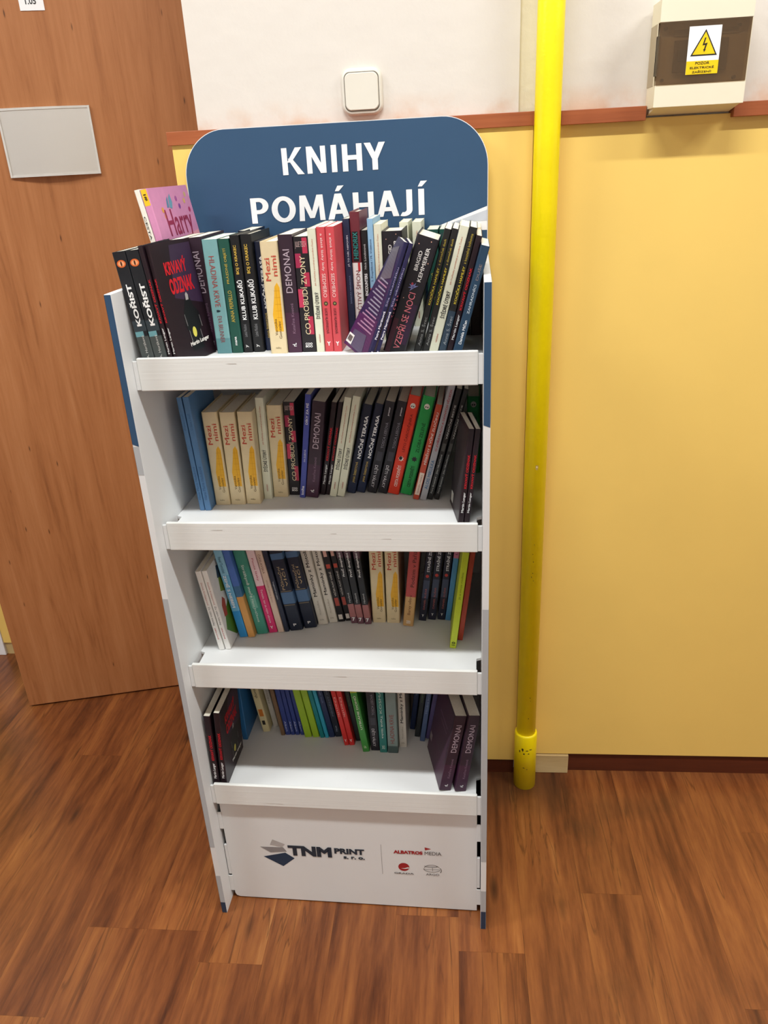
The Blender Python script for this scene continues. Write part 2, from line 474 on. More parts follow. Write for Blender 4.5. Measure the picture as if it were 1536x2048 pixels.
# ---- recess wall with the door
wr = MB()
wr.box(X0, -0.95, YR, YR + 0.1, -0.06, CEIL).box(-0.95, 0.08, YR + 0.08, YR + 0.18, -0.06, CEIL).box(-0.95, 0.08, YR, YR + 0.08, 2.09, CEIL)
wr = tag(wr.build('wall_recess', M_CEIL), kind='structure')
MB().box(-1.043, -0.9505, YR - 0.018, YR, 0.05, 1.6).build('wainscot_panel', M_YELLOW, wr, bevel=0.001)
MB().box(X0, -1.125, YR - 0.018, YR, 0.05, 1.6).build('wainscot_panel', M_YELLOW, wr, bevel=0.001)
MB().box(X0, -1.125, YR - 0.012, YR, 0.0, 0.0495).build('skirting', M_BROWN, wr)
MB().box(-1.1245, -1.0435, YR - 0.022, YR, 0.0, 2.1).build('pilaster', M_WHITEP, wr, bevel=0.002)
MB().box(-1.043, -1.005, YR - 0.012, YR, 0.0, 0.05).build('batten', mat('#cdb27c', 0.7), wr)
tag(MB().box(-0.95, -0.9, YR - 0.01, YR + 0.08, 0, 2.09).box(-0.02, 0.036, YR - 0.01, YR + 0.08, 0, 2.09).box(-0.9, -0.02, YR - 0.01, YR + 0.08, 2.04, 2.09).build('trim_5', M_DOOR), kind='structure')

# ---- door, standing ajar; local x runs from the free edge to the hinge side
DA = math.atan2(0.1143, 0.4538)
dr = tag(empty('door_1', (-0.8042, 0.2503, 0), (0, 0, DA)), kind='structure')
MB().box(0, 0.835, 0, 0.038, 0.006, 2.02).build('door_leaf', M_DOOR, dr, bevel=0.0015)
def lever():
    h = MB().box(0.045, 0.085, -0.007, 0, 0.93, 1.13)
    return h.build('escutcheon', mat('#b9b9b6', 0.3), dr, bevel=0.002)
# curved aluminium name plate: slides bow out towards the middle
px0, px1, pz0, pz1 = 0.312, 0.520, 1.560, 1.711
M_ALU = D.materials.new('brushed_aluminium'); M_ALU.use_nodes = True
b_ = M_ALU.node_tree.nodes['Principled BSDF']
b_.inputs['Base Color'].default_value = srgb('#d6d3cd'); b_.inputs['Metallic'].default_value = 0.55; b_.inputs['Roughness'].default_value = 0.42
npl = MB()
n = 14
def bow(k):
    return -0.004 - 0.011 * math.sin(math.pi * k / n)
for k in range(n):
    xa = px0 + (px1 - px0) * k / n; xb = px0 + (px1 - px0) * (k + 1) / n
    ya, yb = bow(k), bow(k + 1)
    npl.poly([(xa, ya, pz0), (xb, yb, pz0), (xb, yb, pz1), (xa, ya, pz1)])
    npl.poly([(xa, -0.0005, pz0), (xb, -0.0005, pz0), (xb, yb, pz0), (xa, ya, pz0)])
    npl.poly([(xa, -0.0005, pz1), (xb, -0.0005, pz1), (xb, yb, pz1), (xa, ya, pz1)])
plate = npl.build('name_plate', M_ALU, dr, smooth=False)
fb = MB()
for z in (pz0, pz1 - 0.005):
    for k in range(n):
        xa = px0 + (px1 - px0) * k / n; xb = px0 + (px1 - px0) * (k + 1) / n
        ya, yb = bow(k) - 0.0014, bow(k + 1) - 0.0014
        fb.poly([(xa, ya, z), (xb, yb, z), (xb, yb, z + 0.005), (xa, ya, z + 0.005)])
        fb.poly([(xa, ya, z), (xb, yb, z), (xb, yb + 0.0014, z), (xa, ya + 0.0014, z)])
        fb.poly([(xa, ya, z + 0.005), (xb, yb, z + 0.005), (xb, yb + 0.0014, z + 0.005), (xa, ya + 0.0014, z + 0.005)])
fb.box(px0 - 0.003, px0 + 0.0015, -0.0065, 0, pz0, pz1).box(px1 - 0.0015, px1 + 0.003, -0.0065, 0, pz0, pz1)
fb.build('plate_frame', mat('#cfccc6', 0.35, 0.5), plate, fix=False)
sg = MB().box(0.410, 0.464, -0.0015, 0, 1.907, 1.957).build('number_sign', M_WHITEP, dr)
put_text('digits', '1.05', mat('#3a3a3c', 0.5), sg, (0.424, -0.0019, 1.919), (0.024, 0, 0), (0, 0, 0.0135), 0.02)

# ---- light switch
sw = tag(empty('light_switch', (0.4043, 0.010, 1.676)), 'white rocker light switch on plaster above the blue board', 'switch')
M_SW = mat('#e0dacd', 0.35, 0.45, 0.01)
def pillow_outline(hx, hz, bulge, r, n=10):
    base = rrect(-hx, hx, -hz, hz, r, n)
    return [(x * (1 + bulge * (1 - (z / hz) ** 2)), z * (1 + bulge * (1 - (x / hx) ** 2))) for x, z in base]
def loft(mb, rings):
    n = len(rings[0][0]); i = len(mb.v)
    for pts, y in rings:
        mb.v += [(p, y, q) for p, q in pts]
    for a in range(len(rings) - 1):
        for k in range(n):
            j = (k + 1) % n
            mb.f.append((i + a * n + k, i + a * n + j, i + (a + 1) * n + j, i + (a + 1) * n + k)); mb.mi.append(0)
    e = i + (len(rings) - 1) * n
    mb.f.append(tuple(range(e, e + n))); mb.mi.append(0)
    return mb
loft(MB(), [(pillow_outline(0.0385, 0.0395, 0.03, 0.017), 0.0), (pillow_outline(0.0385, 0.0395, 0.03, 0.017), -0.006),
            (pillow_outline(0.036, 0.037, 0.03, 0.015), -0.0105), (pillow_outline(0.034, 0.035, 0.03, 0.013), -0.0115)]).build('switch_frame', M_SW, sw, smooth=True)
loft(MB(), [(pillow_outline(0.0325, 0.0325, 0.05, 0.009), -0.0115), (pillow_outline(0.0325, 0.0325, 0.05, 0.009), -0.0118)]).build('shadow_gap', mat('#6f685c', 0.6), sw)
loft(MB(), [(pillow_outline(0.031, 0.031, 0.05, 0.009), -0.0110), (pillow_outline(0.031, 0.031, 0.05, 0.009), -0.0135),
            (pillow_outline(0.0297, 0.0297, 0.05, 0.008), -0.0150)]).build('rocker', M_SW, sw)

# ---- yellow gas pipe
XP, YP, RP = 0.7518, -0.0358, 0.0243
pp = tag(empty('gas_pipe', (XP, YP, 0)), 'bright yellow painted vertical pipe with sleeve standing on the floor', 'pipe')
MB().lathe(0, 0, [(RP, 0.0), (RP, CEIL - 0.002)], 40).build('pipe', M_PIPE, pp, smooth=True)
MB().lathe(0, 0, [(RP + 0.0046, 0.0), (RP + 0.0046, 0.172), (RP + 0.0036, 0.1755), (RP + 0.0006, 0.177)], 40).build('sleeve', M_PIPE, pp, smooth=True)
M_CHIP = mat('#3a2c12', 0.8)
rnd = random.Random(3)
def chip(parent, r, ang, z, w, h, m=None, name='paint_chip'):
    mb = MB(); pts = []
    for k in range(9):
        a = 2 * math.pi * k / 9
        q = rnd.uniform(0.6, 1.1)
        aa = ang + w * math.cos(a) * q / r
        pts.append(((r + 0.0004) * math.cos(aa), (r + 0.0004) * math.sin(aa), z + h * math.sin(a) * q))
    mb.poly(pts).build(name, m or M_CHIP, parent, fix=False)
front = -math.pi / 2
for da, z, w, h in ((-0.35, 0.135, 0.0035, 0.006), (-0.62, 0.128, 0.002, 0.004), (-0.22, 0.122, 0.0025, 0.003), (0.05, 0.133, 0.004, 0.0016), (0.2, 0.123, 0.0025, 0.0022), (0.38, 0.136, 0.004, 0.0015), (-0.2, 0.075, 0.003, 0.0014), (0.1, 0.07, 0.002, 0.0013)):
    chip(pp, RP + 0.0046, front + da, z, w, h)
for da, z, w, h in ((0.1, 0.235, 0.0012, 0.002), (0.25, 0.29, 0.001, 0.001), (0.2, 0.30, 0.0012, 0.0015), (-0.1, 0.65, 0.001, 0.0016), (0.0, 0.66, 0.0014, 0.0012), (0.08, 0.64, 0.001, 0.001), (0.03, 0.69, 0.001, 0.002), (-0.05, 0.71, 0.0012, 0.001), (0.06, 0.735, 0.001, 0.0012)):
    chip(pp, RP, front + da, z, w, h)
chip(pp, RP, front + 0.03, 0.925, 0.0042, 0.0062, mat('#b99a55', 0.8)); chip(pp, RP + 0.0003, front + 0.03, 0.926, 0.002, 0.0028, mat('#e8d9a0', 0.8))

# ---- fuse box
fb_ = tag(empty('fuse_box', (1.0165, 0.020, 1.61)), 'cream plastic fuse box with smoked window and electric warning sticker', 'fuse box')
M_FB = mat('#ece4cb', 0.45, 0.4, 0.01)
# outline (y, z) of the side, front at -0.075
def fbx(x0, x1): return x0 - 1.0165, x1 - 1.0165
fx0, fx1 = fbx(0.9375, 1.0945)
body = MB()
# shell with a window opening: front frame pieces + sides + top + bottom
wx0, wx1, wz0, wz1 = -0.0795, 0.0765, 0.0425, 0.1395
fz0, fz1, fy = 0.0075, 0.174, -0.075
body.box(fx0, fx1, fy, -0.012, fz0, wz0).box(fx0, fx1, fy, -0.012, wz1, fz1)
body.box(fx0, wx0 + 0.0012, fy + 0.012, -0.012, wz0, wz1).box(wx1 - 0.0002, fx1, fy + 0.001, -0.012, wz0, wz1)
body.prism([(-0.0752, fz0), (-0.012, fz0), (0.0, -0.004), (0.0, fz1 - 0.006), (-0.012, fz1)][::-1], fx0 + 0.004, fx1 - 0.004, 'x') if False else None
body.box(fx0 + 0.004, fx1 - 0.004, -0.013, 0.0, -0.003, fz1 - 0.004)
body.prism([(-0.0745, fz0 + 0.0005), (-0.0125, -0.003), (-0.0125, fz0 + 0.002)], fx0 + 0.004, fx1 - 0.004, 'x')
body.build('body', M_FB, fb_, bevel=0.0018)
inn = MB().box(wx0, wx1, -0.058, -0.0125, wz0 + 0.0003, wz1 - 0.0003).build('inner_cover', mat('#b3a58c', 0.6), fb_)
MB().box(-0.048, 0.044, -0.0655, -0.0581, 0.062, 0.112).build('breaker', mat('#5f574c', 0.5), inn, bevel=0.001)
MB().box(-0.043, -0.018, -0.0685, -0.0656, 0.078, 0.098).build('breaker_switch', mat('#2f2c2a', 0.5), inn, bevel=0.001)
MB().box(-0.050, 0.060, -0.0600, -0.0581, 0.119, 0.128).build('label_strip', mat('#8b7f6c', 0.5), inn)
MB().box(-0.079, -0.073, -0.0635, -0.0581, 0.058, 0.12).build('hinge', mat('#6b604f', 0.5), inn)
for x, z in ((-0.0655, 0.1305), (0.060, 0.1295), (0.060, 0.050), (-0.065, 0.051)):
    MB().prism(ellipse(x, z, 0.0028, 0.0028, 12), -0.0655, -0.0581).build('screw', mat('#5a5044', 0.5), inn)
M_SMOKE = D.materials.new('smoked_plastic'); M_SMOKE.use_nodes = True
nt = M_SMOKE.node_tree; N = nt.nodes
b_ = N['Principled BSDF']; b_.inputs['Base Color'].default_value = srgb('#84705a'); b_.inputs['Roughness'].default_value = 0.2
tr = N.new('ShaderNodeBsdfTransparent'); tr.inputs[0].default_value = (0.74, 0.65, 0.54, 1)
mxs = N.new('ShaderNodeMixShader'); mxs.inputs[0].default_value = 0.28
nt.links.new(tr.outputs[0], mxs.inputs[1]); nt.links.new(b_.outputs[0], mxs.inputs[2]); nt.links.new(mxs.outputs[0], N['Material Output'].inputs[0])
MB().box(wx0 + 0.0013, wx1 - 0.0003, -0.0765, -0.0745, wz0 + 0.0004, wz1 - 0.0004).build('window_cover', M_SMOKE, fb_, bevel=0.0006)
st = MB().box(-0.0285, 0.0262, -0.0770, -0.0766, 0.0565, 0.1300).build('warning_sticker', M_WHITEP, fb_)
M_WY = mat('#f5cf10', 0.45); M_WB = mat('#1b1a18', 0.5)
MB().poly([(-0.0285, -0.0773, 0.0565), (0.0262, -0.0773, 0.0565), (0.0262, -0.0773, 0.0772), (-0.0285, -0.0773, 0.0772)]).build('yellow_band', M_WY, st, fix=False)
MB().poly([(-0.0232, -0.0773, 0.0848), (0.0222, -0.0773, 0.0848), (-0.0003, -0.0773, 0.1248)]).build('triangle_border', M_WB, st, fix=False)
MB().poly([(-0.0198, -0.0776, 0.0868), (0.0188, -0.0776, 0.0868), (-0.0003, -0.0776, 0.1210)]).build('triangle', M_WY, st, fix=False)
MB().poly([(-0.0010, -0.0779, 0.1120), (0.0012, -0.0779, 0.1122), (-0.0012, -0.0779, 0.1030), (0.0042, -0.0779, 0.1042), (0.0012, -0.0779, 0.0945), (0.0022, -0.0779, 0.0945), (-0.0004, -0.0779, 0.0900), (-0.0022, -0.0779, 0.0948), (-0.0010, -0.0779, 0.0946), (0.0008, -0.0779, 0.1012), (-0.0042, -0.0779, 0.1002)]).build('lightning_bolt', M_WB, st, fix=False)
for s_, z, hw in (('POZOR', 0.0715, 0.012), ('ELEKTRICKÉ', 0.0650, 0.0205), ('ZAŘÍZENÍ!', 0.0585, 0.0165)):
    put_text('lettering', s_, M_WB, st, (-0.0012 - hw, -0.0776, z), (2 * hw, 0, 0), (0, 0, 0.0042), 0.01)

# ================================================================== the cardboard book stand
# local frame: x across (0..SW), y depth (0 = front edge), z up
SW, ST, SD = 0.60, 0.0115, 0.4500          # width, side wall thickness, depth to the back board
SH, HZ = 1.3839, 1.6254                      # side wall height, header height
TOPS = [1.2756, 0.9757, 0.6667, 0.3571]          # top edges of the four shelf lips
LIPH, LIPY, DROP = 0.0555, 0.030, 0.020
stand = tag(empty('book_display_stand', (0.0302, -0.4662, 0), (0, 0, math.radians(-1.6602))),
            'white cardboard book display stand with four shelves and rounded blue header', 'display stand')
M_PINKW = mat('#e6dfdb', 0.55, 0.3, 0.01)
M_FOOT = mat('#2d3d54', 0.5, 0.3, 0.02)
for side in (0, 1):
    x0, x1 = (0.0, ST) if side == 0 else (SW - ST, SW)
    p = MB().box(x0, x1, 0.0, SD, 0.0, SH).build('side_wall', M_CARD, stand, bevel=0.0008)
    # print wrapped around the front edge and on the outer face
    bl, wh, gr = (1.1365, 1.1325, 1.081) if side == 0 else (1.1632, 1.1632, 1.1632)
    g2 = 0.834 if side == 0 else 0.822
    fz = 0.034 if side == 0 else 0.055
    def band(name, m, za, zb, slant=0.0):
        mb = MB().poly([(x0 + 0.0004, -0.0003, za), (x1 - 0.0004, -0.0003, za - slant), (x1 - 0.0004, -0.0003, zb), (x0 + 0.0004, -0.0003, zb)])
        xs = x0 - 0.0003 if side == 0 else x1 + 0.0003
        mb.poly([(xs, 0.0004, za), (xs, SD - 0.0004, za + (0.16 if za > 0.9 else 0)), (xs, SD - 0.0004, zb + (0.16 if 0.9 < zb < SH - 0.002 else 0)), (xs, 0.0004, zb)])
        mb.build(name, m, p, fix=False)
    band('blue_print', M_BLUE, bl, SH - 0.0008, 0.004)
    if side == 0:
        band('grey_print', M_GREYP, gr, wh)
    band('grey_print', M_GREYP, 0.205, g2)
    band('grey_print', M_GREYP, fz, 0.118)
    band('foot_print', M_FOOT, 0.001, fz)

# back board and header
hb = MB().prism(rrect(0.0, SW, 1.10, HZ, 0.088, 14, (0, 0, 1, 1)), SD + 0.0005, SD + 0.0045).build('header_board', M_CARD, stand)
MB().box(0.0, SW, SD + 0.0005, SD + 0.0045, 0.0, 1.0995).build('back_board', M_CARD, stand)
MB().poly([(x, SD + 0.0002, z) for x, z in rrect(0.0012, SW - 0.0012, 1.26, HZ - 0.0012, 0.087, 14, (0, 0, 1, 1))]).build('blue_print', M_BLUE, hb, fix=False)
yy = SD - 0.0002
MB().poly([(0.470, yy, 1.4200), (SW - 0.0015, yy, 1.4640), (SW - 0.0015, yy, 1.4200)]).build('white_swoosh', M_WHITEP, hb, fix=False)
MB().poly([(0.525, yy - 0.0003, 1.4345), (SW - 0.0015, yy - 0.0003, 1.4575), (SW - 0.0015, yy - 0.0003, 1.4375)]).build('grey_swoosh', mat('#c3c8d0', 0.5), hb, fix=False)
def strip(outer, inner):
    return [[outer[k], outer[k + 1], inner[k + 1], inner[k]] for k in range(len(outer) - 1)]
def el(cx, cz, rx, rz, a0, a1, n=14):
    return [(cx + rx * math.cos(math.radians(a0 + (a1 - a0) * k / n)), cz + rz * math.sin(math.radians(a0 + (a1 - a0) * k / n))) for k in range(n + 1)]
def bar(x0, x1, z0=0.0, z1=1.0):
    return [(x0, z0), (x1, z0), (x1, z1), (x0, z1)]
ACUTE = [(-0.04, 1.09), (0.10, 1.09), (0.28, 1.30), (0.06, 1.30)]
A_ = [[(0, 0), (.21, 0), (.47, 1), (.27, 1)], [(.56, 0), (.77, 0), (.50, 1), (.30, 1)], [(.18, .21), (.59, .21), (.55, .37), (.22, .37)]]
GLYPHS = {   # bold sans capitals, cap height 1
    'K': (.80, [bar(0, .2), [(.18, .46), (.34, .46), (.75, 1), (.51, 1)], [(.22, .60), (.36, .62), (.80, 0), (.55, 0)]]),
    'N': (.70, [bar(0, .185), bar(.515, .70), [(0, 1), (.21, 1), (.70, 0), (.49, 0)]]),
    'I': (.20, [bar(0, .2)]),
    'H': (.72, [bar(0, .2), bar(.52, .72), bar(.19, .53, .42, .59)]),
    'Y': (.76, [[(0, 1), (.23, 1), (.48, .40), (.28, .40)], [(.53, 1), (.76, 1), (.48, .40), (.28, .40)], bar(.28, .48, 0, .42)]),
    'P': (.64, [bar(0, .2)] + strip([(.15, 1.0), (.30, 1.0)] + el(.30, .685, .34, .315, 90, -90) + [(.15, .37)], [(.15, .845), (.29, .845)] + el(.29, .685, .14, .16, 90, -90) + [(.15, .525)])),
    'O': (.86, strip(el(.43, .5, .43, .515, 0, 360, 32), el(.43, .5, .215, .345, 0, 360, 32))),
    'M': (.92, [[(0, 0), (.185, 0), (.215, 1), (.05, 1)], [(.735, 0), (.92, 0), (.87, 1), (.705, 1)], [(.05, 1), (.265, 1), (.54, .10), (.38, .10)], [(.87, 1), (.655, 1), (.38, .10), (.54, .10)]]),
    'A': (.77, A_),
    'Á': (.77, A_ + [[(x + .33, z) for x, z in ACUTE]]),
    'J': (.40, [bar(.2, .4, .24, 1)] + strip(el(.10, .24, .30, .26, 0, -115), el(.10, .24, .10, .10, 0, -115))),
    'Í': (.20, [bar(0, .2), [(x + .03, z) for x, z in ACUTE]]),
}
def htext(s, x0, x1, z0, cap, dz, gaps):
    total = sum(GLYPHS[c][0] for c in s) + sum(gaps)
    k = (x1 - x0) / total
    x = 0.0
    for c, g in zip(s, list(gaps) + [0]):
        w, polys = GLYPHS[c]
        mb = MB()
        for q, pl in enumerate(polys):
            mb.poly([(x0 + (x + px) * k, yy - 0.0004 - 0.00006 * (q % 4), z0 + pz * cap + dz * (x + px) / total) for px, pz in pl])
        mb.build('header_letter', M_WHITEP, hb, fix=False)
        x += w + g
htext('KNIHY', 0.1990, 0.4032, 1.5372, 0.0482, 0.0018, (.11, .20, .20, .08))
htext('POMÁHAJÍ', 0.1262, 0.4760, 1.4503, 0.0476, 0.0028, (.10, .11, .10, .13, .10, .06, .21))

# shelves
for i, t in enumerate(TOPS):
    zs = t - DROP
    sh = MB().prism([(ST + 0.010, LIPY + 0.006), (SW - ST - 0.010, LIPY + 0.006), (SW - ST - 0.010, 0.10), (SW - ST - 0.0004, 0.104),
                     (SW - ST - 0.0004, SD), (ST + 0.0004, SD), (ST + 0.0004, 0.104), (ST + 0.010, 0.10)], zs - 0.0055, zs, 'z').build('shelf', M_CARD, stand)
    MB().box(ST + 0.008, SW - ST - 0.008, LIPY, LIPY + 0.0075, t - LIPH, t).build('lip', M_LIP, sh, bevel=0.0016)
    for xa, xb in ((ST + 0.0002, ST + 0.0079), (SW - ST - 0.0079, SW - ST - 0.0002)):
        MB().box(xa, xb, LIPY + 0.001, LIPY + 0.006, t - LIPH + 0.0015, t - 0.005).build('lip_tab', M_CARD, sh, bevel=0.0008)
# crease scratches pressed into the lips
rn = random.Random(5)
M_CREASE = mat('#c9c4bf', 0.6)
SHELVES = [o for o in stand.children if o.name.split('.')[0] == 'shelf']
for o, t, cr in zip(SHELVES, TOPS, ([(0.17, 0.012, 0.02)], [(0.1, 0.014, 0.025), (0.32, 0.02, 0.012), (0.41, 0.03, 0.02)], [(0.3, 0.02, 0.03)], [(0.12, 0.047, 0.05)])):
    for x, dz, w in cr:
        MB().poly([(x, LIPY - 0.0003, t - dz), (x + w, LIPY - 0.0003, t - dz - 0.0005), (x + w * 0.9, LIPY - 0.0003, t - dz + 0.0007), (x + w * 0.3, LIPY - 0.0003, t - dz + 0.0006)]).build('crease', M_CREASE, o, fix=False)

# front panel below the last shelf, with its printed marks
PY = 0.043
ptop = TOPS[3] - DROP - 0.006
fp = MB()
c = 0.011
fp.prism([(ST + 0.008 + c, 0.003), (SW - ST - 0.008, 0.003), (SW - ST - 0.008, ptop), (ST + 0.008, ptop), (ST + 0.008, 0.003 + c), (ST + 0.008 + 0.3 * c, 0.003 + 0.3 * c)], PY, PY + 0.005)
fp.box(ST + 0.0016, ST + 0.0078, PY, PY + 0.005, 0.075, 0.166).box(SW - ST - 0.0078, SW - ST - 0.0016, PY, PY + 0.005, 0.075, 0.166)
fp = fp.build('front_panel', M_CARD, stand, bevel=0.0006)
for z0, z1 in ((0.024, 0.072), (0.217, 0.266)):
    for xa, xb in ((ST + 0.0002, ST + 0.0090), (SW - ST - 0.0090, SW - ST - 0.0002)):
        MB().box(xa, xb, PY - 0.002, PY - 0.0002, z0, z1).build('panel_tab', M_CARD, fp, bevel=0.0006)
PF = PY - 0.0004
def flat(name, pts, m, y=PF):
    return MB().poly([(x, y, z) for x, z in pts]).build(name, m, fp, fix=False)
M_INK = mat('#26323f', 0.5); M_RED = mat('#a3262a', 0.5); M_GRM = mat('#8f8c8c', 0.5); M_GRT = mat('#b4b0ae', 0.5); M_INKG = mat('#55504e', 0.5)
flat('logo_shape', [(0.1277, 0.1908), (0.1205, 0.1743), (0.1475, 0.1690), (0.1552, 0.1778)], M_GRT)
flat('logo_shape', [(0.0972, 0.1667), (0.1196, 0.1505), (0.1574, 0.1556), (0.1498, 0.1682)], M_GRM)
flat('logo_shape', [(0.1023, 0.1372), (0.145, 0.1097), (0.1734, 0.1362), (0.1535, 0.1522)], M_NAVY)
def ptext(s, m, x0, x1, z0, z1, bold=0.0):
    put_text('panel_lettering', s, m, fp, (x0, PF - 0.0003, z0), (x1 - x0, 0, 0.0008), (0, 0, z1 - z0), bold)
ptext('TNM', M_INK, 0.1607, 0.2601, 0.1450, 0.1756, 0.045)
ptext('PRINT', M_INK, 0.2660, 0.3335, 0.1578, 0.1745, 0.04)
ptext('s. r. o.', M_INK, 0.2857, 0.3336, 0.1432, 0.1512, 0.035)
flat('divider_line', [(0.3709, 0.1029), (0.3716, 0.1029), (0.3716, 0.1925), (0.3709, 0.1925)], M_GRM)
ptext('ALBATROS', M_RED, 0.3983, 0.4626, 0.1682, 0.1784, 0.045)
ptext('MEDIA', M_INKG, 0.4670, 0.5035, 0.1682, 0.1784, 0.0)
flat('logo_flag', [(0.4672, 0.1905), (0.4678, 0.1818), (0.4812, 0.1866)], M_RED)
# red round mark with a white slit, and the fish outline above the last publisher's name
flat('logo_disc', ellipse(0.4196, 0.1280, 0.0122, 0.0122, 28), M_RED)
flat('logo_slit', [(0.4135, 0.1242), (0.4215, 0.1249), (0.4290, 0.1282), (0.4330, 0.1262), (0.4300, 0.1243), (0.4215, 0.1225)], M_CARD, PF - 0.0003)
ptext('GRADA', M_INKG, 0.3976, 0.4418, 0.1063, 0.1108, 0.02)
def stroke(pts, w):
    mb = MB()
    for (xa, za), (xb, zb) in zip(pts, pts[1:]):
        L_ = math.hypot(xb - xa, zb - za); nx, nz = -(zb - za) / L_ * w, (xb - xa) / L_ * w
        mb.poly([(xa + nx, PF, za + nz), (xa - nx, PF, za - nz), (xb - nx, PF, zb - nz), (xb + nx, PF, zb + nz)])
    mb.build('logo_line', M_INKG, fp, fix=False)
def arc(cx, cz, rx, rz, a0, a1, n=12):
    return [(cx + rx * math.cos(math.radians(a0 + (a1 - a0) * k / n)), cz + rz * math.sin(math.radians(a0 + (a1 - a0) * k / n))) for k in range(n + 1)]
stroke(arc(0.482, 0.1270, 0.0172, 0.0112, 20, 175), 0.0005)
stroke([(0.4645, 0.1345), (0.475, 0.1335), (0.495, 0.1345), (0.490, 0.1310), (0.474, 0.1300), (0.4665, 0.1320)], 0.0004)
stroke(arc(0.482, 0.1265, 0.0185, 0.0098, 180, 345), 0.0005)
stroke([(0.4640, 0.1255), (0.470, 0.1235), (0.484, 0.1240), (0.499, 0.1250)], 0.0004)
stroke([(0.483, 0.1300), (0.4835, 0.1200)], 0.0004)
stroke(arc(0.4985, 0.1225, 0.004, 0.007, -70, 80), 0.0007)
ptext('ARGO', M_INKG, 0.4683, 0.4978, 0.1062, 0.1125, 0.0)

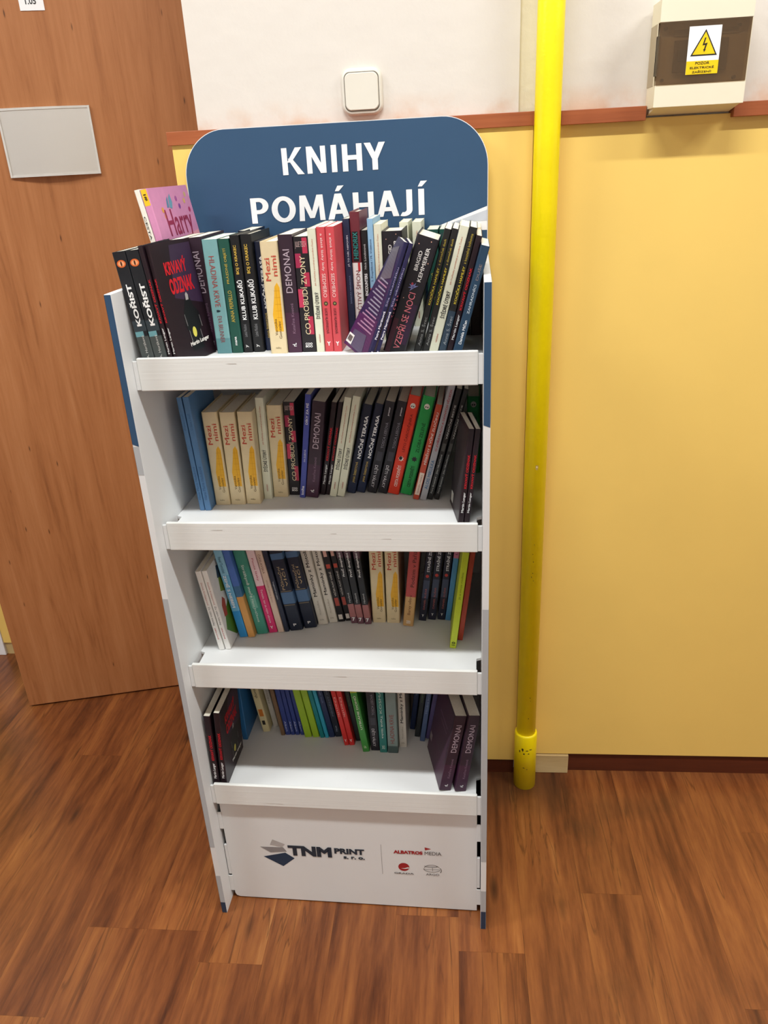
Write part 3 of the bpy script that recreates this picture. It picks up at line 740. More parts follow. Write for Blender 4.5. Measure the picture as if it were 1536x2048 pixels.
# ================================================================== books
# kind: cover colour, hard cover, spine patches [(colour, z0, z1, x0, x1)], lines of text
# line: (text, colour, z0, z1 along the spine, centre across (-.5...5), letter height / thickness, 'u' up or 'd' down, bold)
KINDS = {
 'korist': ('#1b1d22', 0, [('#4c5352', 0.0, 0.28, -.5, .5), ('#6fa5ad', 0.28, 0.325, -.5, .2), ('#333e44', 0.325, 0.42, -.5, .5)], [('KOŘIST', '#f4f4f2', .37, .73, 0, .50, 'u', .03), ('Julia A. Horáková', '#d5d5d0', .01, .29, .08, .26, 'u', 0)]),
 'krvavy': ('#23131b', 0, [], [('KRVAVÝ ODZNAK', '#c3202b', .38, .74, 0, .52, 'u', .03), ('Martin Langer', '#eeeeee', .12, .34, .05, .5, 'u', .015)]),
 'demonai': ('#33222f', 0, [('#43233a', 0.0, 0.35, -.5, .5)], [('DEMONAI', '#bcaab6', .52, .88, 0, .46, 'u', 0), ('Kateřina Kosová', '#8a6d82', .17, .43, .05, .22, 'u', 0), ('rL', '#eeeeee', .055, .085, 0, .28, 'u', .02)]),
 'hladina': ('#7aa9ab', 0, [('#5f8e93', 0.0, 0.14, -.5, .5)], [('HLADINA KRVE', '#a24a48', .42, .86, 0, .36, 'd', 0), ('EVA BRUNNER', '#8d4a50', .10, .34, 0, .30, 'd', 0), ('♥', '#1f3038', .375, .395, 0, .3, 'u', 0)]),
 'hladinab': ('#7f908d', 0, [('#4a5d5c', 0.0, 0.10, -.5, .5)], [('HLADINA KRVE', '#8d3b38', .14, .55, 0, .40, 'u', 0)]),
 'prazdne': ('#1f5145', 0, [], [('PRÁZDNÉ OBJETÍ', '#cbb14a', .62, .92, 0, .34, 'u', 0), ('ANNA PERPELLO', '#cbb14a', .28, .56, 0, .34, 'u', 0), ('mana', '#e8e8e8', .07, .15, 0, .18, 'u', .02)]),
 'klub': ('#191a1d', 1, [], [('BOJ O KRAKEC', '#d3b04a', .68, .92, 0, .36, 'u', .02), ('KLUB KLIKAŘŮ', '#f2f2f2', .29, .63, 0, .58, 'u', .02), ('Ludmila Mikulášová', '#8a8a8e', .14, .25, 0, .3, 'u', 0), ('y', '#e0e0e0', .045, .07, 0, .3, 'u', .02)]),
 'nocni': ('#131b33', 1, [('#1e2947', 0.0, 0.13, -.5, .5)], [('NOČNÍ TERASA', '#f4f4f6', .40, .88, .08, .48, 'u', .02), ('JANA ŠEBESTOVÁ', '#c8ac5a', .12, .36, .05, .36, 'u', .01)]),
 'mezi': ('#dfcca4', 1, [], [('Mezi', '#c4523f', .66, .86, -.17, .30, 'u', .01), ('nimi', '#c4523f', .70, .88, .24, .28, 'u', .01), ('Veronika', '#5b4325', .17, .32, -.02, .16, 'u', 0), ('Gonzalez', '#5b4325', .14, .30, .20, .16, 'u', 0), ('nuku', '#7a6848', .045, .065, .0, .3, 'h', 0)]),
 'probudi': ('#1f1b20', 0, [('#b5304c', 0.16, 0.32, .1, .5), ('#c23a5a', 0.40, 0.56, -.5, -.1), ('#b5304c', 0.58, 0.70, .05, .5), ('#a42c50', 0.74, 0.86, -.5, -.05), ('#bd3350', 0.86, 0.99, .1, .5)], [('CO PROBUDÍ ZVONY', '#e3d2ab', .16, .84, -.02, .46, 'u', 0), ('JULIE TESCH', '#c7a9a6', .90, .96, 0, .75, 'h', 0), ('COO', '#eeeeee', .065, .085, 0, .5, 'h', .03), ('BOO', '#eeeeee', .042, .062, 0, .5, 'h', .03)]),
 'stedre': ('#dfdfc8', 0, [], [('ŠTĚDRÉ ÚTERÝ', '#20242c', .28, .50, 0, .56, 'u', .012), ('Jak čtyřlístky pomáhají proměnit Česko', '#c2603f', .55, .92, 0, .26, 'u', 0), ('nakladatel', '#b4402f', .08, .15, 0, .2, 'u', 0)]),
 'coral': ('#d24d54', 0, [], [('SEDMERO', '#f3c3bf', .45, .64, 0, .42, 'd', .01), ('a zlaté lásky lady', '#f6dedb', .66, .95, 0, .34, 'd', .0), ('LUCIE HLAVINKOVÁ', '#6a2b30', .15, .36, 0, .38, 'd', .01), ('Y', '#f6f0ee', .05, .085, 0, .42, 'h', .04)]),
 'jato': ('#252d47', 0, [], [('JÁ TO NÍK NEPOVÍM', '#d7dae4', .62, .87, .1, .34, 'u', .01), ('BARBORA HANÁKOVÁ', '#7f93b5', .32, .55, .1, .26, 'u', 0), ('host', '#e5e5e8', .04, .12, 0, .4, 'u', .02)]),
 'hendrix': ('#e9e7e3', 1, [('#6b2b34', 0.62, 0.998, -.5, .5), ('#1c1a1d', 0.63, 0.855, -.32, .26), ('#c2333a', 0.555, 0.62, .1, .42)], [('HENDRIX', '#2f8f8a', .65, .85, -.03, .46, 'u', .01), ('POČTIVÝ ŠPION', '#7c2f33', .18, .56, 0, .56, 'u', 0)]),
 'encounters': ('#19191b', 0, [], [('ENCOUNTERS', '#f0f0f0', .42, .62, 0, .46, 'u', .02), ('Nick Londonová', '#d8d8d8', .66, .88, 0, .3, 'u', 0), ('Nick Redfern', '#d8d8d8', .15, .33, 0, .36, 'u', 0)]),
 'lightblue': ('#8fb9d8', 0, [('#5a6266', 0.0, 0.40, -.5, .5), ('#d67a94', 0.40, 0.445, -.5, .5)], [('S. Pospíšilová / M. Vrábková', '#2c4d74', .50, .84, 0, .4, 'u', 0), ('LVI', '#e8e8e8', .16, .28, 0, .6, 'u', 0)]),
 'kemmerer': ('#1f1c23', 1, [('#332039', 0.10, 0.45, .12, .5), ('#421c2a', 0.0, 0.30, -.5, -.2)], [('BRIGID', '#e6e2de', .72, .88, -.12, .17, 'u', .01), ('KEMMERER', '#e6e2de', .64, .92, .16, .17, 'u', .01), ('VZEPŘI SE NOCI', '#e07a86', .05, .54, 0, .40, 'u', 0)]),
 'purple': ('#25224a', 0, [], [('Petra Martinová', '#e6e4ee', .20, .44, 0, .5, 'u', .02), ('Síla okamžiku', '#a9a3c9', .48, .80, 0, .4, 'u', 0), ('host', '#e6e4ee', .04, .1, 0, .5, 'u', .02)]),
 'kocicka': ('#1f1f1f', 0, [], [('KOCIČKA HAMLEY', '#d6bf3c', .40, .70, 0, .44, 'u', .02), ('a domeček duch', '#c4ae42', .72, .92, 0, .36, 'u', 0), ('Anna S. Švec', '#9a9a98', .06, .30, 0, .5, 'u', 0)]),
 'kocickab': ('#1f1f20', 0, [('#324455', 0.0, 0.34, -.5, .5)], [('KOCIČKA HAMLEY', '#d6bf3c', .40, .70, 0, .44, 'u', .02), ('a kouzelná knihovna', '#c4ae42', .72, .95, 0, .36, 'u', 0), ('Anna S. Švec', '#a5adb3', .06, .30, 0, .5, 'u', 0)]),
 'zahrad': ('#223e56', 0, [], [('Daniela Mičan', '#eef0f2', .12, .34, 0, .36, 'u', .01), ('ZAHRADNÍCI', '#c3ced6', .40, .66, 0, .34, 'u', .01), ('DUŠE', '#8b7c78', .70, .84, 0, .36, 'u', 0)]),
 'bezpeci': ('#eee9dc', 0, [], [('CESTA PLNÁ NEBEZPEČÍ', '#3a3a38', .30, .84, 0, .52, 'd', .01)]),
 'harry': ('#d58fb6', 0, [('#f2c52a', 0.90, 0.998, -.49, .49)], [('#1', '#43331a', .93, .97, 0, .4, 'u', .03), ('Harry', '#c37ba6', .50, .7, 0, .3, 'u', 0)]),
 'darknavy': ('#182031', 0, [], [('PŘÍBĚHY HVĚZD', '#6d7a94', .30, .85, 0, .34, 'u', 0), ('Host', '#aab4c6', .08, .16, 0, .3, 'u', 0)]),
 'teal': ('#3f7f85', 0, [], []),
 'darkgreen': ('#1d4a40', 0, [], [('ANNA PERPELLO', '#cbb14a', .28, .56, 0, .34, 'u', 0)]),
 'maroon': ('#3a1a18', 0, [], []),
 'blackb': ('#26241f', 0, [], []),
 'cream': ('#ddd0b0', 0, [], []),
 'bluepair': ('#5581b0', 0, [], [('O lásce a moři', '#3a5f8a', .72, .86, 0, .4, 'u', 0), ('Hana Marie Holubová', '#3d618c', .10, .40, 0, .45, 'u', 0)]),
 'violet': ('#434c9c', 0, [], [('DÍKY ZA PIŠ', '#e2e2ee', .72, .92, 0, .5, 'u', .02), ('IVA DUBOVÁ', '#d5d5e6', .36, .48, 0, .4, 'u', 0), ('kniha', '#e8e8f0', .03, .12, 0, .45, 'u', .02)]),
 'deti': ('#211f27', 0, [('#3a3843', 0.36, 0.46, -.25, .3)], [('DĚTI VÁLKY', '#c9c6cc', .06, .31, 0, .42, 'd', .01), ('TOSCA LEEOVÁ', '#8f8b96', .50, .78, .1, .34, 'u', 0), ('prostor', '#d8d5da', .85, .94, .1, .2, 'u', .02)]),
 'redskull': ('#dd3a20', 1, [], [('CESTA PODSVĚTÍ', '#f0d9cf', .08, .30, 0, .36, 'u', .02), ('LÉTO ČARODĚJNÍKA', '#8c1f12', .44, .82, .05, .34, 'u', .01)]),
 'greenskull': ('#1f9c4a', 1, [], [('CESTA PODSVĚTÍ', '#123f22', .08, .30, 0, .36, 'u', .02), ('ZLOBA ZELENÉ', '#10502a', .44, .74, .05, .34, 'u', .01)]),
 'pribehy': ('#c24c34', 0, [('#e8d4c4', 0.05, 0.29, -.38, .38)], [('PŘÍBĚHY S VŮNÍ ZLOČINU', '#f1e6de', .38, .92, 0, .5, 'u', .01), ('ZDENĚK HANKA', '#9c5a48', .07, .27, 0, .3, 'u', 0)]),
 'mikulka': ('#a9a9af', 0, [], [('ALOIS MIKULKA', '#3f6e96', .10, .36, 0, .5, 'u', .01), ('O ZVÍŘÁTKÁCH A DIVNÝCH VĚCECH', '#b23a40', .44, .96, 0, .4, 'u', .01)]),
 'vanocni': ('#1c1c1d', 0, [('#4c4c4a', 0.45, 0.52, -.3, .3)], [('Petra Braunová – Jitka Němečková', '#b9b9b6', .06, .42, 0, .42, 'u', 0), ('VÁNOČNÍ BESTIE', '#c9c9c6', .56, .86, 0, .42, 'u', 0)]),
 'whitethin': ('#f0eeea', 0, [], [('Daniela Krolupperová', '#b8584a', .58, .86, 0, .34, 'd', 0), ('Za vším hledej', '#4b4b4b', .32, .56, 0, .40, 'd', 0), ('portál', '#c22f2f', .14, .28, 0, .26, 'u', .01)]),
 'zeme': ('#6fb4dc', 0, [('#2f8fd0', 0.0, 0.30, -.5, .5), ('#8ec6e2', 0.70, 0.98, -.5, .5)], [('ZEMĚ S NEBEM', '#f2f6fa', .34, .70, 0, .46, 'd', .02), ('Pavel Tomášek', '#33607f', .72, .90, 0, .34, 'd', 0)]),
 'orangeblue': ('#4d73c0', 0, [('#d9a05a', 0.0, 0.46, -.5, .5), ('#3f6f98', 0.46, 0.58, -.5, .5)], []),
 'tealgreen': ('#3f8f7c', 1, [('#6fb09e', 0.30, 0.44, -.2, .3), ('#2f7a66', 0.55, 0.75, -.5, 0)], [('Strážkyně moře', '#e6ece4', .42, .78, 0, .32, 'd', 0), ('Hana Jiráčková', '#d8e4dc', .14, .40, 0, .26, 'd', 0)]),
 'pink': ('#efd2d6', 0, [('#d8316f', 0.0, 0.56, -.5, .5)], [('Pouta lásky', '#b8445e', .62, .88, 0, .32, 'd', 0), ('Terezie, ten za mým oknem', '#f6d8e2', .12, .52, 0, .34, 'd', 0), ('Y', '#f6f0ee', .05, .08, 0, .4, 'h', .03)]),
 'beige': ('#d9bfae', 0, [], [('ČÁSLAVSKÁ', '#7d5446', .70, .92, 0, .44, 'd', 0), ('Příběh jedné lásky', '#a1786a', .36, .62, 0, .3, 'd', 0)]),
 'darkthin': ('#232a3f', 0, [], [('TAJEMSTVÍ LESA', '#cfd3da', .40, .62, 0, .34, 'd', .01)]),
 'pulnoc': ('#151d31', 1, [('#48688e', 0.33, 0.47, -.5, .5), ('#48688e', 0.86, 0.93, -.5, .5), ('#7a6a50', 0.31, 0.318, -.45, .45), ('#7a6a50', 0.478, 0.486, -.45, .45)], [('Půlnoční', '#b9a07a', .50, .78, -.12, .24, 'u', 0), ('vlčí', '#b9a07a', .54, .76, .18, .24, 'u', 0), ('P', '#e5e5e5', .055, .085, 0, .24, 'h', .02)]),
 'maminky': ('#d9d2c6', 0, [], [('Maminky z Motola', '#26221f', .34, .90, .02, .46, 'u', .01), ('Michaela Duffková', '#a79c8e', .12, .29, 0, .2, 'u', 0), ('kniha', '#8f8678', .05, .07, 0, .4, 'h', 0)]),
 'vecer': ('#1d1b1e', 0, [('#c24a38', 0.66, 0.71, -.3, .3), ('#d8a79a', 0.80, 0.88, -.3, .2), ('#a8483c', 0.20, 0.30, -.3, .3), ('#d8d0c8', 0.03, 0.09, -.3, .3)], [('VEČER PLNÝ VÁŠNĚ', '#c9c2bc', .32, .62, 0, .34, 'u', .01)]),
 'proc': ('#25272c', 0, [('#a86e6e', 0.08, 0.24, -.5, .5), ('#6f4a56', 0.0, 0.08, -.5, .5), ('#5b4450', 0.80, 0.998, -.5, .5)], [('Proč dospívání bolí', '#e8e8e8', .58, .95, 0, .46, 'u', .02), ('Havlová', '#c8c8c8', .26, .38, 0, .3, 'u', 0), ('7', '#f0f0f0', .03, .075, 0, .5, 'h', .03)]),
 'redtan': ('#b54a48', 1, [('#caa06a', 0.0, 0.36, -.5, .5)], [('Barvy větru', '#5a3420', .14, .38, 0, .36, 'u', 0), ('Podzim v Paříži', '#3c2320', .48, .92, .05, .36, 'u', 0), ('cosmo', '#f0e6d8', .03, .07, 0, .4, 'h', .02)]),
 'strasne': ('#161930', 0, [('#39415c', 0.28, 0.50, -.4, .4)], [('STRAŠNÉ ZUBATÉ', '#d8dae6', .60, .96, .0, .44, 'u', .02), ('DANIEL RUŠAR', '#b0605c', .14, .40, 0, .3, 'u', 0), ('Y', '#f0f0f0', .05, .08, 0, .3, 'h', .02)]),
 'pinkblue': ('#4f8dc0', 0, [('#c8789c', 0.74, 0.998, -.5, .5)], [('Léto', '#5c2a44', .78, .90, 0, .4, 'u', 0)]),
 'lime': ('#b9c92a', 0, [], [('Já a moje rodina', '#7b8a1a', .52, .80, 0, .4, 'u', 0), ('10', '#2f3a0a', .03, .07, 0, .55, 'u', .02)]),
 'redthin': ('#b8442c', 0, [], []),
 'blueback': ('#2f6ea6', 0, [], []),
 'prt': ('#dccfa0', 1, [('#cf7a2c', 0.22, 0.32, -.25, .3), ('#26221c', 0.10, 0.16, -.2, .2)], [('PROTI', '#2c2622', .74, .96, 0, .5, 'u', .02), ('domu', '#4a4032', .48, .64, 0, .36, 'u', 0)]),
 'greywhite': ('#c4c0b8', 0, [], [('Město za řekou', '#8a8680', .34, .82, 0, .34, 'u', 0)]),
 'brownthin': ('#7a5f45', 0, [], []),
 'navythin': ('#2f3f86', 0, [], [('Magický klíč', '#b9c4e6', .66, .80, 0, .36, 'd', .0), ('Albert', '#c4cce8', .05, .20, 0, .36, 'd', 0)]),
 'limethin': ('#9abf2c', 0, [('#d6d890', 0.92, 0.99, -.4, .4)], []),
 'tealthin': ('#0f7f84', 0, [], []),
 'aquathin': ('#2f9fbe', 0, [], []),
 'navythinb': ('#1f2f58', 0, [], [('Zápisník snů', '#7f92b8', .5, .8, 0, .36, 'd', 0)]),
 'redthinb': ('#cf2a28', 0, [], [('Deník', '#f2b9b0', .40, .68, 0, .36, 'd', 0), ('Y', '#f6f0ee', .05, .085, 0, .45, 'h', .03)]),
 'blackthin': ('#23272a', 0, [], [('Pod hvězdami', '#5e7a52', .5, .8, 0, .36, 'd', 0)]),
 'greenyel': ('#3f8f3c', 0, [('#a9b83a', 0.78, 0.998, -.5, .5)], [('UTÍKÁME DOMŮ', '#eef2e2', .30, .74, 0, .40, 'u', .01), ('a', '#cfe0b8', .05, .08, 0, .4, 'h', 0)]),
 'tealtex': ('#2f7a74', 0, [], [('Tajná láska', '#dfe8e2', .20, .52, 0, .32, 'd', 0), ('KOSMAS', '#b9d0c6', .55, .9, 0, .3, 'u', 0), ('XI', '#dfe8e2', .05, .1, 0, .4, 'h', 0)]),
 'slate': ('#4c5f86', 0, [], [('Modrá krev', '#8fa0c4', .4, .7, 0, .36, 'u', 0)]),
 'slatepurple': ('#5f5486', 0, [], []),
}
BM = lambda h: mat(h, 0.42, 0.4, 0.035, 60.0)
INK = lambda h: mat(h, 0.5, 0.3, 0.0, 10.0)

def cover_mesh(t, h, d, hard, cuts):
    r = min(0.0018, t * 0.22) if not hard else min(0.0034, t * 0.22)
    c = 0.0007 if not hard else 0.0016
    n = 3 if not hard else 4
    out = [(-t / 2, d)]; inn = [(-t / 2 + c, d)]
    for sx, order in ((-1, range(n + 1)), (1, range(n, -1, -1))):
        for k in order:
            a = math.pi / 2 * k / n
            ox, oy = sx * (t / 2 - r + r * math.cos(a)), r - r * math.sin(a)
            out.append((ox, oy))
            ri = max(r - c, 0.0002)
            inn.append((sx * (t / 2 - r + ri * math.cos(a)), r - ri * math.sin(a)))
    out.append((t / 2, d)); inn.append((t / 2 - c, d))
    mb = MB(); N = len(out)
    # the jacket is cut at the heights where its printed colour changes: cuts = [(z0, z1, slot)]
    zs = sorted({0.0, h} | {z for a, e, _ in cuts for z in (a, e)})
    for z in zs:
        for p in out: mb.v.append((p[0], p[1], z))
        for p in inn: mb.v.append((p[0], p[1], z))
    O = lambda k, lv: lv * 2 * N + k
    I = lambda k, lv: lv * 2 * N + N + k
    for lv in range(len(zs) - 1):
        mid = (zs[lv] + zs[lv + 1]) / 2
        slot = 0
        for a, e, s in cuts:
            if a <= mid <= e: slot = s
        n0 = len(mb.f)
        for k in range(N - 1):
            mb.f += [(O(k, lv), O(k + 1, lv), O(k + 1, lv + 1), O(k, lv + 1)), (I(k, lv), I(k, lv + 1), I(k + 1, lv + 1), I(k + 1, lv))]
        mb.f += [(O(0, lv), O(0, lv + 1), I(0, lv + 1), I(0, lv)), (O(N - 1, lv), I(N - 1, lv), I(N - 1, lv + 1), O(N - 1, lv + 1))]
        mb.mi += [slot] * (len(mb.f) - n0)
    T_ = len(zs) - 1
    for k in range(N - 1):
        mb.f += [(O(k, T_), O(k + 1, T_), I(k + 1, T_), I(k, T_)), (O(k, 0), I(k, 0), I(k + 1, 0), O(k + 1, 0))]
        mb.mi += [slot, 0]
    return mb, r, c

def make_book(kind, t, h, d):
    hexc, hard, patches, lines = KINDS[kind]
    root = empty('book')
    wrap = [p for p in patches if p[3] <= -.5 and p[4] >= .5]
    mb, r, c = cover_mesh(t, h, d, hard, [(p[1] * h, min(p[2], 1.0) * h if p[2] < .99 else h, i + 1) for i, p in enumerate(wrap)])
    cov = mb.build('cover', [BM(hexc)] + [BM(p[0]) for p in wrap], root)
    g = 0.0006 if not hard else 0.003
    MB().box(-t / 2 + c + 0.0001, t / 2 - c - 0.0001, max(c, r) + 0.0002, d - (0.001 if not hard else 0.004), g, h - g).build('pages', M_PAGE, root)
    w = t - 2 * r * 0.75          # flat part of the spine
    for col, z0, z1, xa, xb in patches:
        if xa <= -.5 and xb >= .5:
            continue
        x_a, x_b = max(xa * t, -w / 2), min(xb * t, w / 2)
        MB().poly([(x_a, -0.00012, z0 * h), (x_b, -0.00012, z0 * h), (x_b, -0.00012, z1 * h), (x_a, -0.00012, z1 * h)]).build('spine_print', BM(col), cov, fix=False)
    if kind == 'mezi':     # yellow brushed patch with the grid of the drawing
        pts = [(-0.08, .205), (w / t / 2, .205), (w / t / 2, .60), (0.28, .645), (0.12, .61), (0.02, .50), (-0.14, .36)]
        MB().poly([(x * t, -0.00012, z * h) for x, z in pts]).build('yellow_patch', BM('#eab02a'), cov, fix=False)
        gl = MB()
        for z in (.27, .33, .39, .45, .51, .57):
            gl.poly([(0.06 * t, -0.0002, z * h), (w / 2, -0.0002, z * h), (w / 2, -0.0002, (z + .004) * h), (0.06 * t, -0.0002, (z + .004) * h)])
        for x in (.18, .34):
            gl.poly([(x * t, -0.0002, .22 * h), ((x + .02) * t, -0.0002, .22 * h), ((x + .02) * t, -0.0002, .6 * h), (x * t, -0.0002, .6 * h)])
        gl.build('grid_lines', BM('#d99a1c'), cov, fix=False)
    if kind == 'korist':
        MB().poly([(x, -0.0002, z) for x, z in ellipse(0, .90 * h, t * .34, t * .27)]).build('eye', BM('#e06a2c'), cov, fix=False)
        MB().poly([(x, -0.0003, z) for x, z in ellipse(0, .90 * h, t * .25, t * .18)]).build('eye_glow', BM('#f0a878'), cov, fix=False)
        MB().poly([(x, -0.0004, z) for x, z in ellipse(0, .90 * h, t * .06, t * .18, 12)]).build('pupil', BM('#3a1208'), cov, fix=False)
    if kind in ('redskull', 'greenskull'):
        MB().poly([(x, -0.0002, z) for x, z in ellipse(0, .90 * h, t * .22, t * .24)]).build('skull', BM('#e8e4da'), cov, fix=False)
        for s in (-1, 1):
            MB().poly([(x, -0.0003, z) for x, z in ellipse(s * t * .08, .895 * h, t * .05, t * .07, 10)]).build('skull_eye', BM('#222222'), cov, fix=False)
        star = [((.26 if k % 2 else .15) * t * math.cos(k * math.pi / 7), .37 * h + (.26 if k % 2 else .15) * t * math.sin(k * math.pi / 7)) for k in range(14)]
        MB().poly([(x, -0.0002, z) for x, z in star]).build('emblem', BM('#1d1d1d' if kind == 'greenskull' else '#f0e8e0'), cov, fix=False)
        if kind == 'redskull':
            MB().poly([(x, -0.0003, z) for x, z in ellipse(-.04 * t, .375 * h, .14 * t, .17 * t, 12)]).build('emblem', BM('#1d1a1a'), cov, fix=False)
    if kind == 'coral':
        MB().poly([(x, -0.0002, z) for x, z in ellipse(0, .40 * h, t * .24, t * .24)]).build('emblem', BM('#4a3a2c'), cov, fix=False)
        MB().poly([(x, -0.0003, z) for x, z in ellipse(0, .40 * h, t * .10, t * .10, 10)]).build('emblem', BM('#9aa05a'), cov, fix=False)
    if kind == 'strasne':
        MB().poly([(x, -0.0002, z) for x, z in ellipse(0, .55 * h, t * .22, t * .24)]).build('red_dot', BM('#c23a34'), cov, fix=False)
    if kind == 'kemmerer':
        for k in range(6):
            a = math.radians(30 + k * 42)
            pts = [(.05 * t * math.cos(a + 1.57), .05 * t * math.sin(a + 1.57)), (.24 * t * math.cos(a), .24 * t * math.sin(a)), (.05 * t * math.cos(a - 1.57), .05 * t * math.sin(a - 1.57))]
            MB().poly([(x, -0.0002, .585 * h + z) for x, z in pts]).build('flower_petal', BM('#7f83b8'), cov, fix=False)
        MB().poly([(x, -0.0003, z) for x, z in ellipse(-.08 * t, .61 * h, t * .05, t * .06, 10)]).build('flower_bud', BM('#a83a4a'), cov, fix=False)
        for x, z in ((.2, .97), (-.3, .93), (.33, .80), (-.28, .48)):
            MB().poly([(a, -0.0002, b) for a, b in ellipse(x * t, z * h, t * .025, t * .025, 8)]).build('spark', BM('#e0a890'), cov, fix=False)
    for s, col, z0, z1, cx, lh, dr_, bold in lines:
        k = lh * t
        m = INK(col)
        y = -0.00035
        if dr_ == 'u':
            put_text('spine_lettering', s, m, cov, (cx * t + k / 2, y, z0 * h), (0, 0, (z1 - z0) * h), (-k, 0, 0), bold)
        elif dr_ == 'd':
            put_text('spine_lettering', s, m, cov, (cx * t - k / 2, y, z1 * h), (0, 0, -(z1 - z0) * h), (k, 0, 0), bold)
        else:
            put_text('spine_lettering', s, m, cov, (cx * t - k / 2, y, z0 * h), (k, 0, 0), (0, 0, (z1 - z0) * h), bold)
    return root, cov

def cover_art(cov, which, t, h, d):
    """prints on the side of a book that faces the viewer; a = 0 at the spine, 1 at the fore-edge"""
    s = 1 if which in (1, 3, 5) else -1
    X = lambda e=1: s * (t / 2 + (0.0003 if which == 2 else 0.00012) * e)
    def P(name, pts, col, e=1):
        MB().poly([(X(e), a * d, z * h) for a, z in pts]).build(name, BM(col), cov, fix=False)
    def Tx(txt, col, a0, a1, z0, z1, bold=0.0, tilt=0.0):
        if s > 0:
            put_text('cover_lettering', txt, INK(col), cov, (X(3), a0 * d, z0 * h), (0, (a1 - a0) * d, tilt * h), (0, 0, (z1 - z0) * h), bold)
        else:
            put_text('cover_lettering', txt, INK(col), cov, (X(3), a1 * d, z0 * h), (0, -(a1 - a0) * d, tilt * h), (0, 0, (z1 - z0) * h), bold)
    if which == 1:
        P('cover_print', [(.30, .55), (.97, .45), (.97, .97), (.45, .97)], '#3a2840')
        Tx('KRVAVÝ', '#c8202a', .22, .76, .74, .87, .03); Tx('ODZNAK', '#c8202a', .24, .84, .58, .71, .03)
        P('rider', [(.42, .08), (.44, .24), (.38, .30), (.40, .40), (.50, .50), (.55, .56), (.62, .56), (.68, .46), (.80, .38), (.78, .28), (.70, .22), (.74, .08)], '#141114', 2)
        P('rider_hood', [(.54, .51), (.55, .56), (.585, .575), (.62, .55), (.61, .51)], '#a9a4a2', 3)
        for a, z in ((.41, .40), (.77, .36), (.44, .26), (.72, .24)):
            P('rider_trim', [(a, z), (a + .012, z), (a + .03, z - .1), (a + .015, z - .1)], '#7a7676', 3)
        P('headlamp', [(x, z) for x, z in ellipse(.57, .235, .05, .045, 16)], '#d8cf5a', 3)
        Tx('Martin Langer', '#dcd8d2', .40, .86, .115, .16, .03, .03)
    elif which == 2:
        P('cover_print', [(.05, .0), (.97, .0), (.97, .30), (.05, .34)], '#492350')
        P('cover_print', [(.25, .02), (.85, .02), (.85, .16), (.30, .18)], '#4d4a63', 2)
        P('cover_print', [(.10, .70), (.80, .62), (.92, .90), (.30, .95)], '#5f5c68', 2)
        for k in range(14):
            z = .64 - k * .033
            P('text_line', [(.14, z), (.14 + .62 + .1 * math.sin(k * 2.1), z), (.14 + .62 + .1 * math.sin(k * 2.1), z + .013), (.14, z + .013)], '#a07a96' if k in (1, 9, 10, 11, 12, 13) else '#8d8a9c', 3)
        P('barcode_label', [(.72, .03), (.95, .03), (.95, .115), (.72, .115)], '#e4e2dd', 4)
        for k in range(7):
            P('bar', [(.75 + k * .025, .05), (.762 + k * .025, .05), (.762 + k * .025, .1), (.75 + k * .025, .1)], '#2a2a2c', 6)
    elif which == 3:
        P('cover_print', [(.02, .50), (.99, .50), (.99, .70), (.02, .64)], '#eaa0ae')
        Tx('Harry', '#93304f', .24, .88, .64, .86, .01)
        P('letter_foot', [(.30, .66), (.335, .66), (.32, .46), (.30, .46)], '#93304f', 3)
        P('feather', [(.40, .87), (.46, .86), (.50, .90), (.48, .955), (.43, .93)], '#6f9db3', 3)
        P('feather', [(.34, .87), (.39, .87), (.41, .94), (.37, .92)], '#5c88a6', 2)
        for a, z, c in ((.22, .86, '#e0a050'), (.25, .82, '#d98a50'), (.66, .87, '#8a4a9a'), (.62, .92, '#a85a9a'), (.82, .90, '#d8b070'), (.88, .94, '#d0b080'), (.90, .84, '#b0386a')):
            P('dot', ellipse(a, z, .028, .018, 10), c, 3)
    elif which == 4:
        P('cover_print', [(.05, .05), (.97, .05), (.97, .95), (.05, .95)], '#3a3436')
        P('barcode_label', [(.70, .05), (.92, .05), (.92, .16), (.70, .16)], '#d8d8cf', 2)
    elif which == 5:
        P('picture', [(.08, .22), (.40, .02), (.95, .06), (.95, .42), (.45, .48), (.20, .40)], '#5d8a2c')
        P('picture', [(.14, .36), (.26, .34), (.32, .52), (.24, .58), (.15, .50)], '#b2452f', 2)
        P('picture', [(.26, .64), (.52, .56), (.72, .74), (.55, .84), (.32, .80)], '#7f9a3f', 2)
        P('picture', [(.28, .80), (.44, .76), (.50, .90), (.34, .93)], '#3a5470', 3)
        P('picture', [(.70, .40), (.90, .42), (.88, .56), (.74, .54)], '#c4a03a', 3)
        P('picture', [(.55, .10), (.70, .08), (.66, .26)], '#3f6a1e', 3)
    elif which == 6:
        P('cover_print', [(.04, .30), (.97, .30), (.97, .97), (.04, .97)], '#452a3e')
        P('barcode_label', [(.84, .17), (.97, .17), (.97, .26), (.84, .26)], '#8f7f80', 2)
        P('text_line', [(.2, .70), (.7, .70), (.7, .72), (.2, .72)], '#6a5064', 3)
        P('text_line', [(.2, .64), (.6, .64), (.6, .655), (.2, .655)], '#6a5064', 3)

SHELF_NAME = {1: 'top', 2: 'second', 3: 'third', 4: 'lowest'}
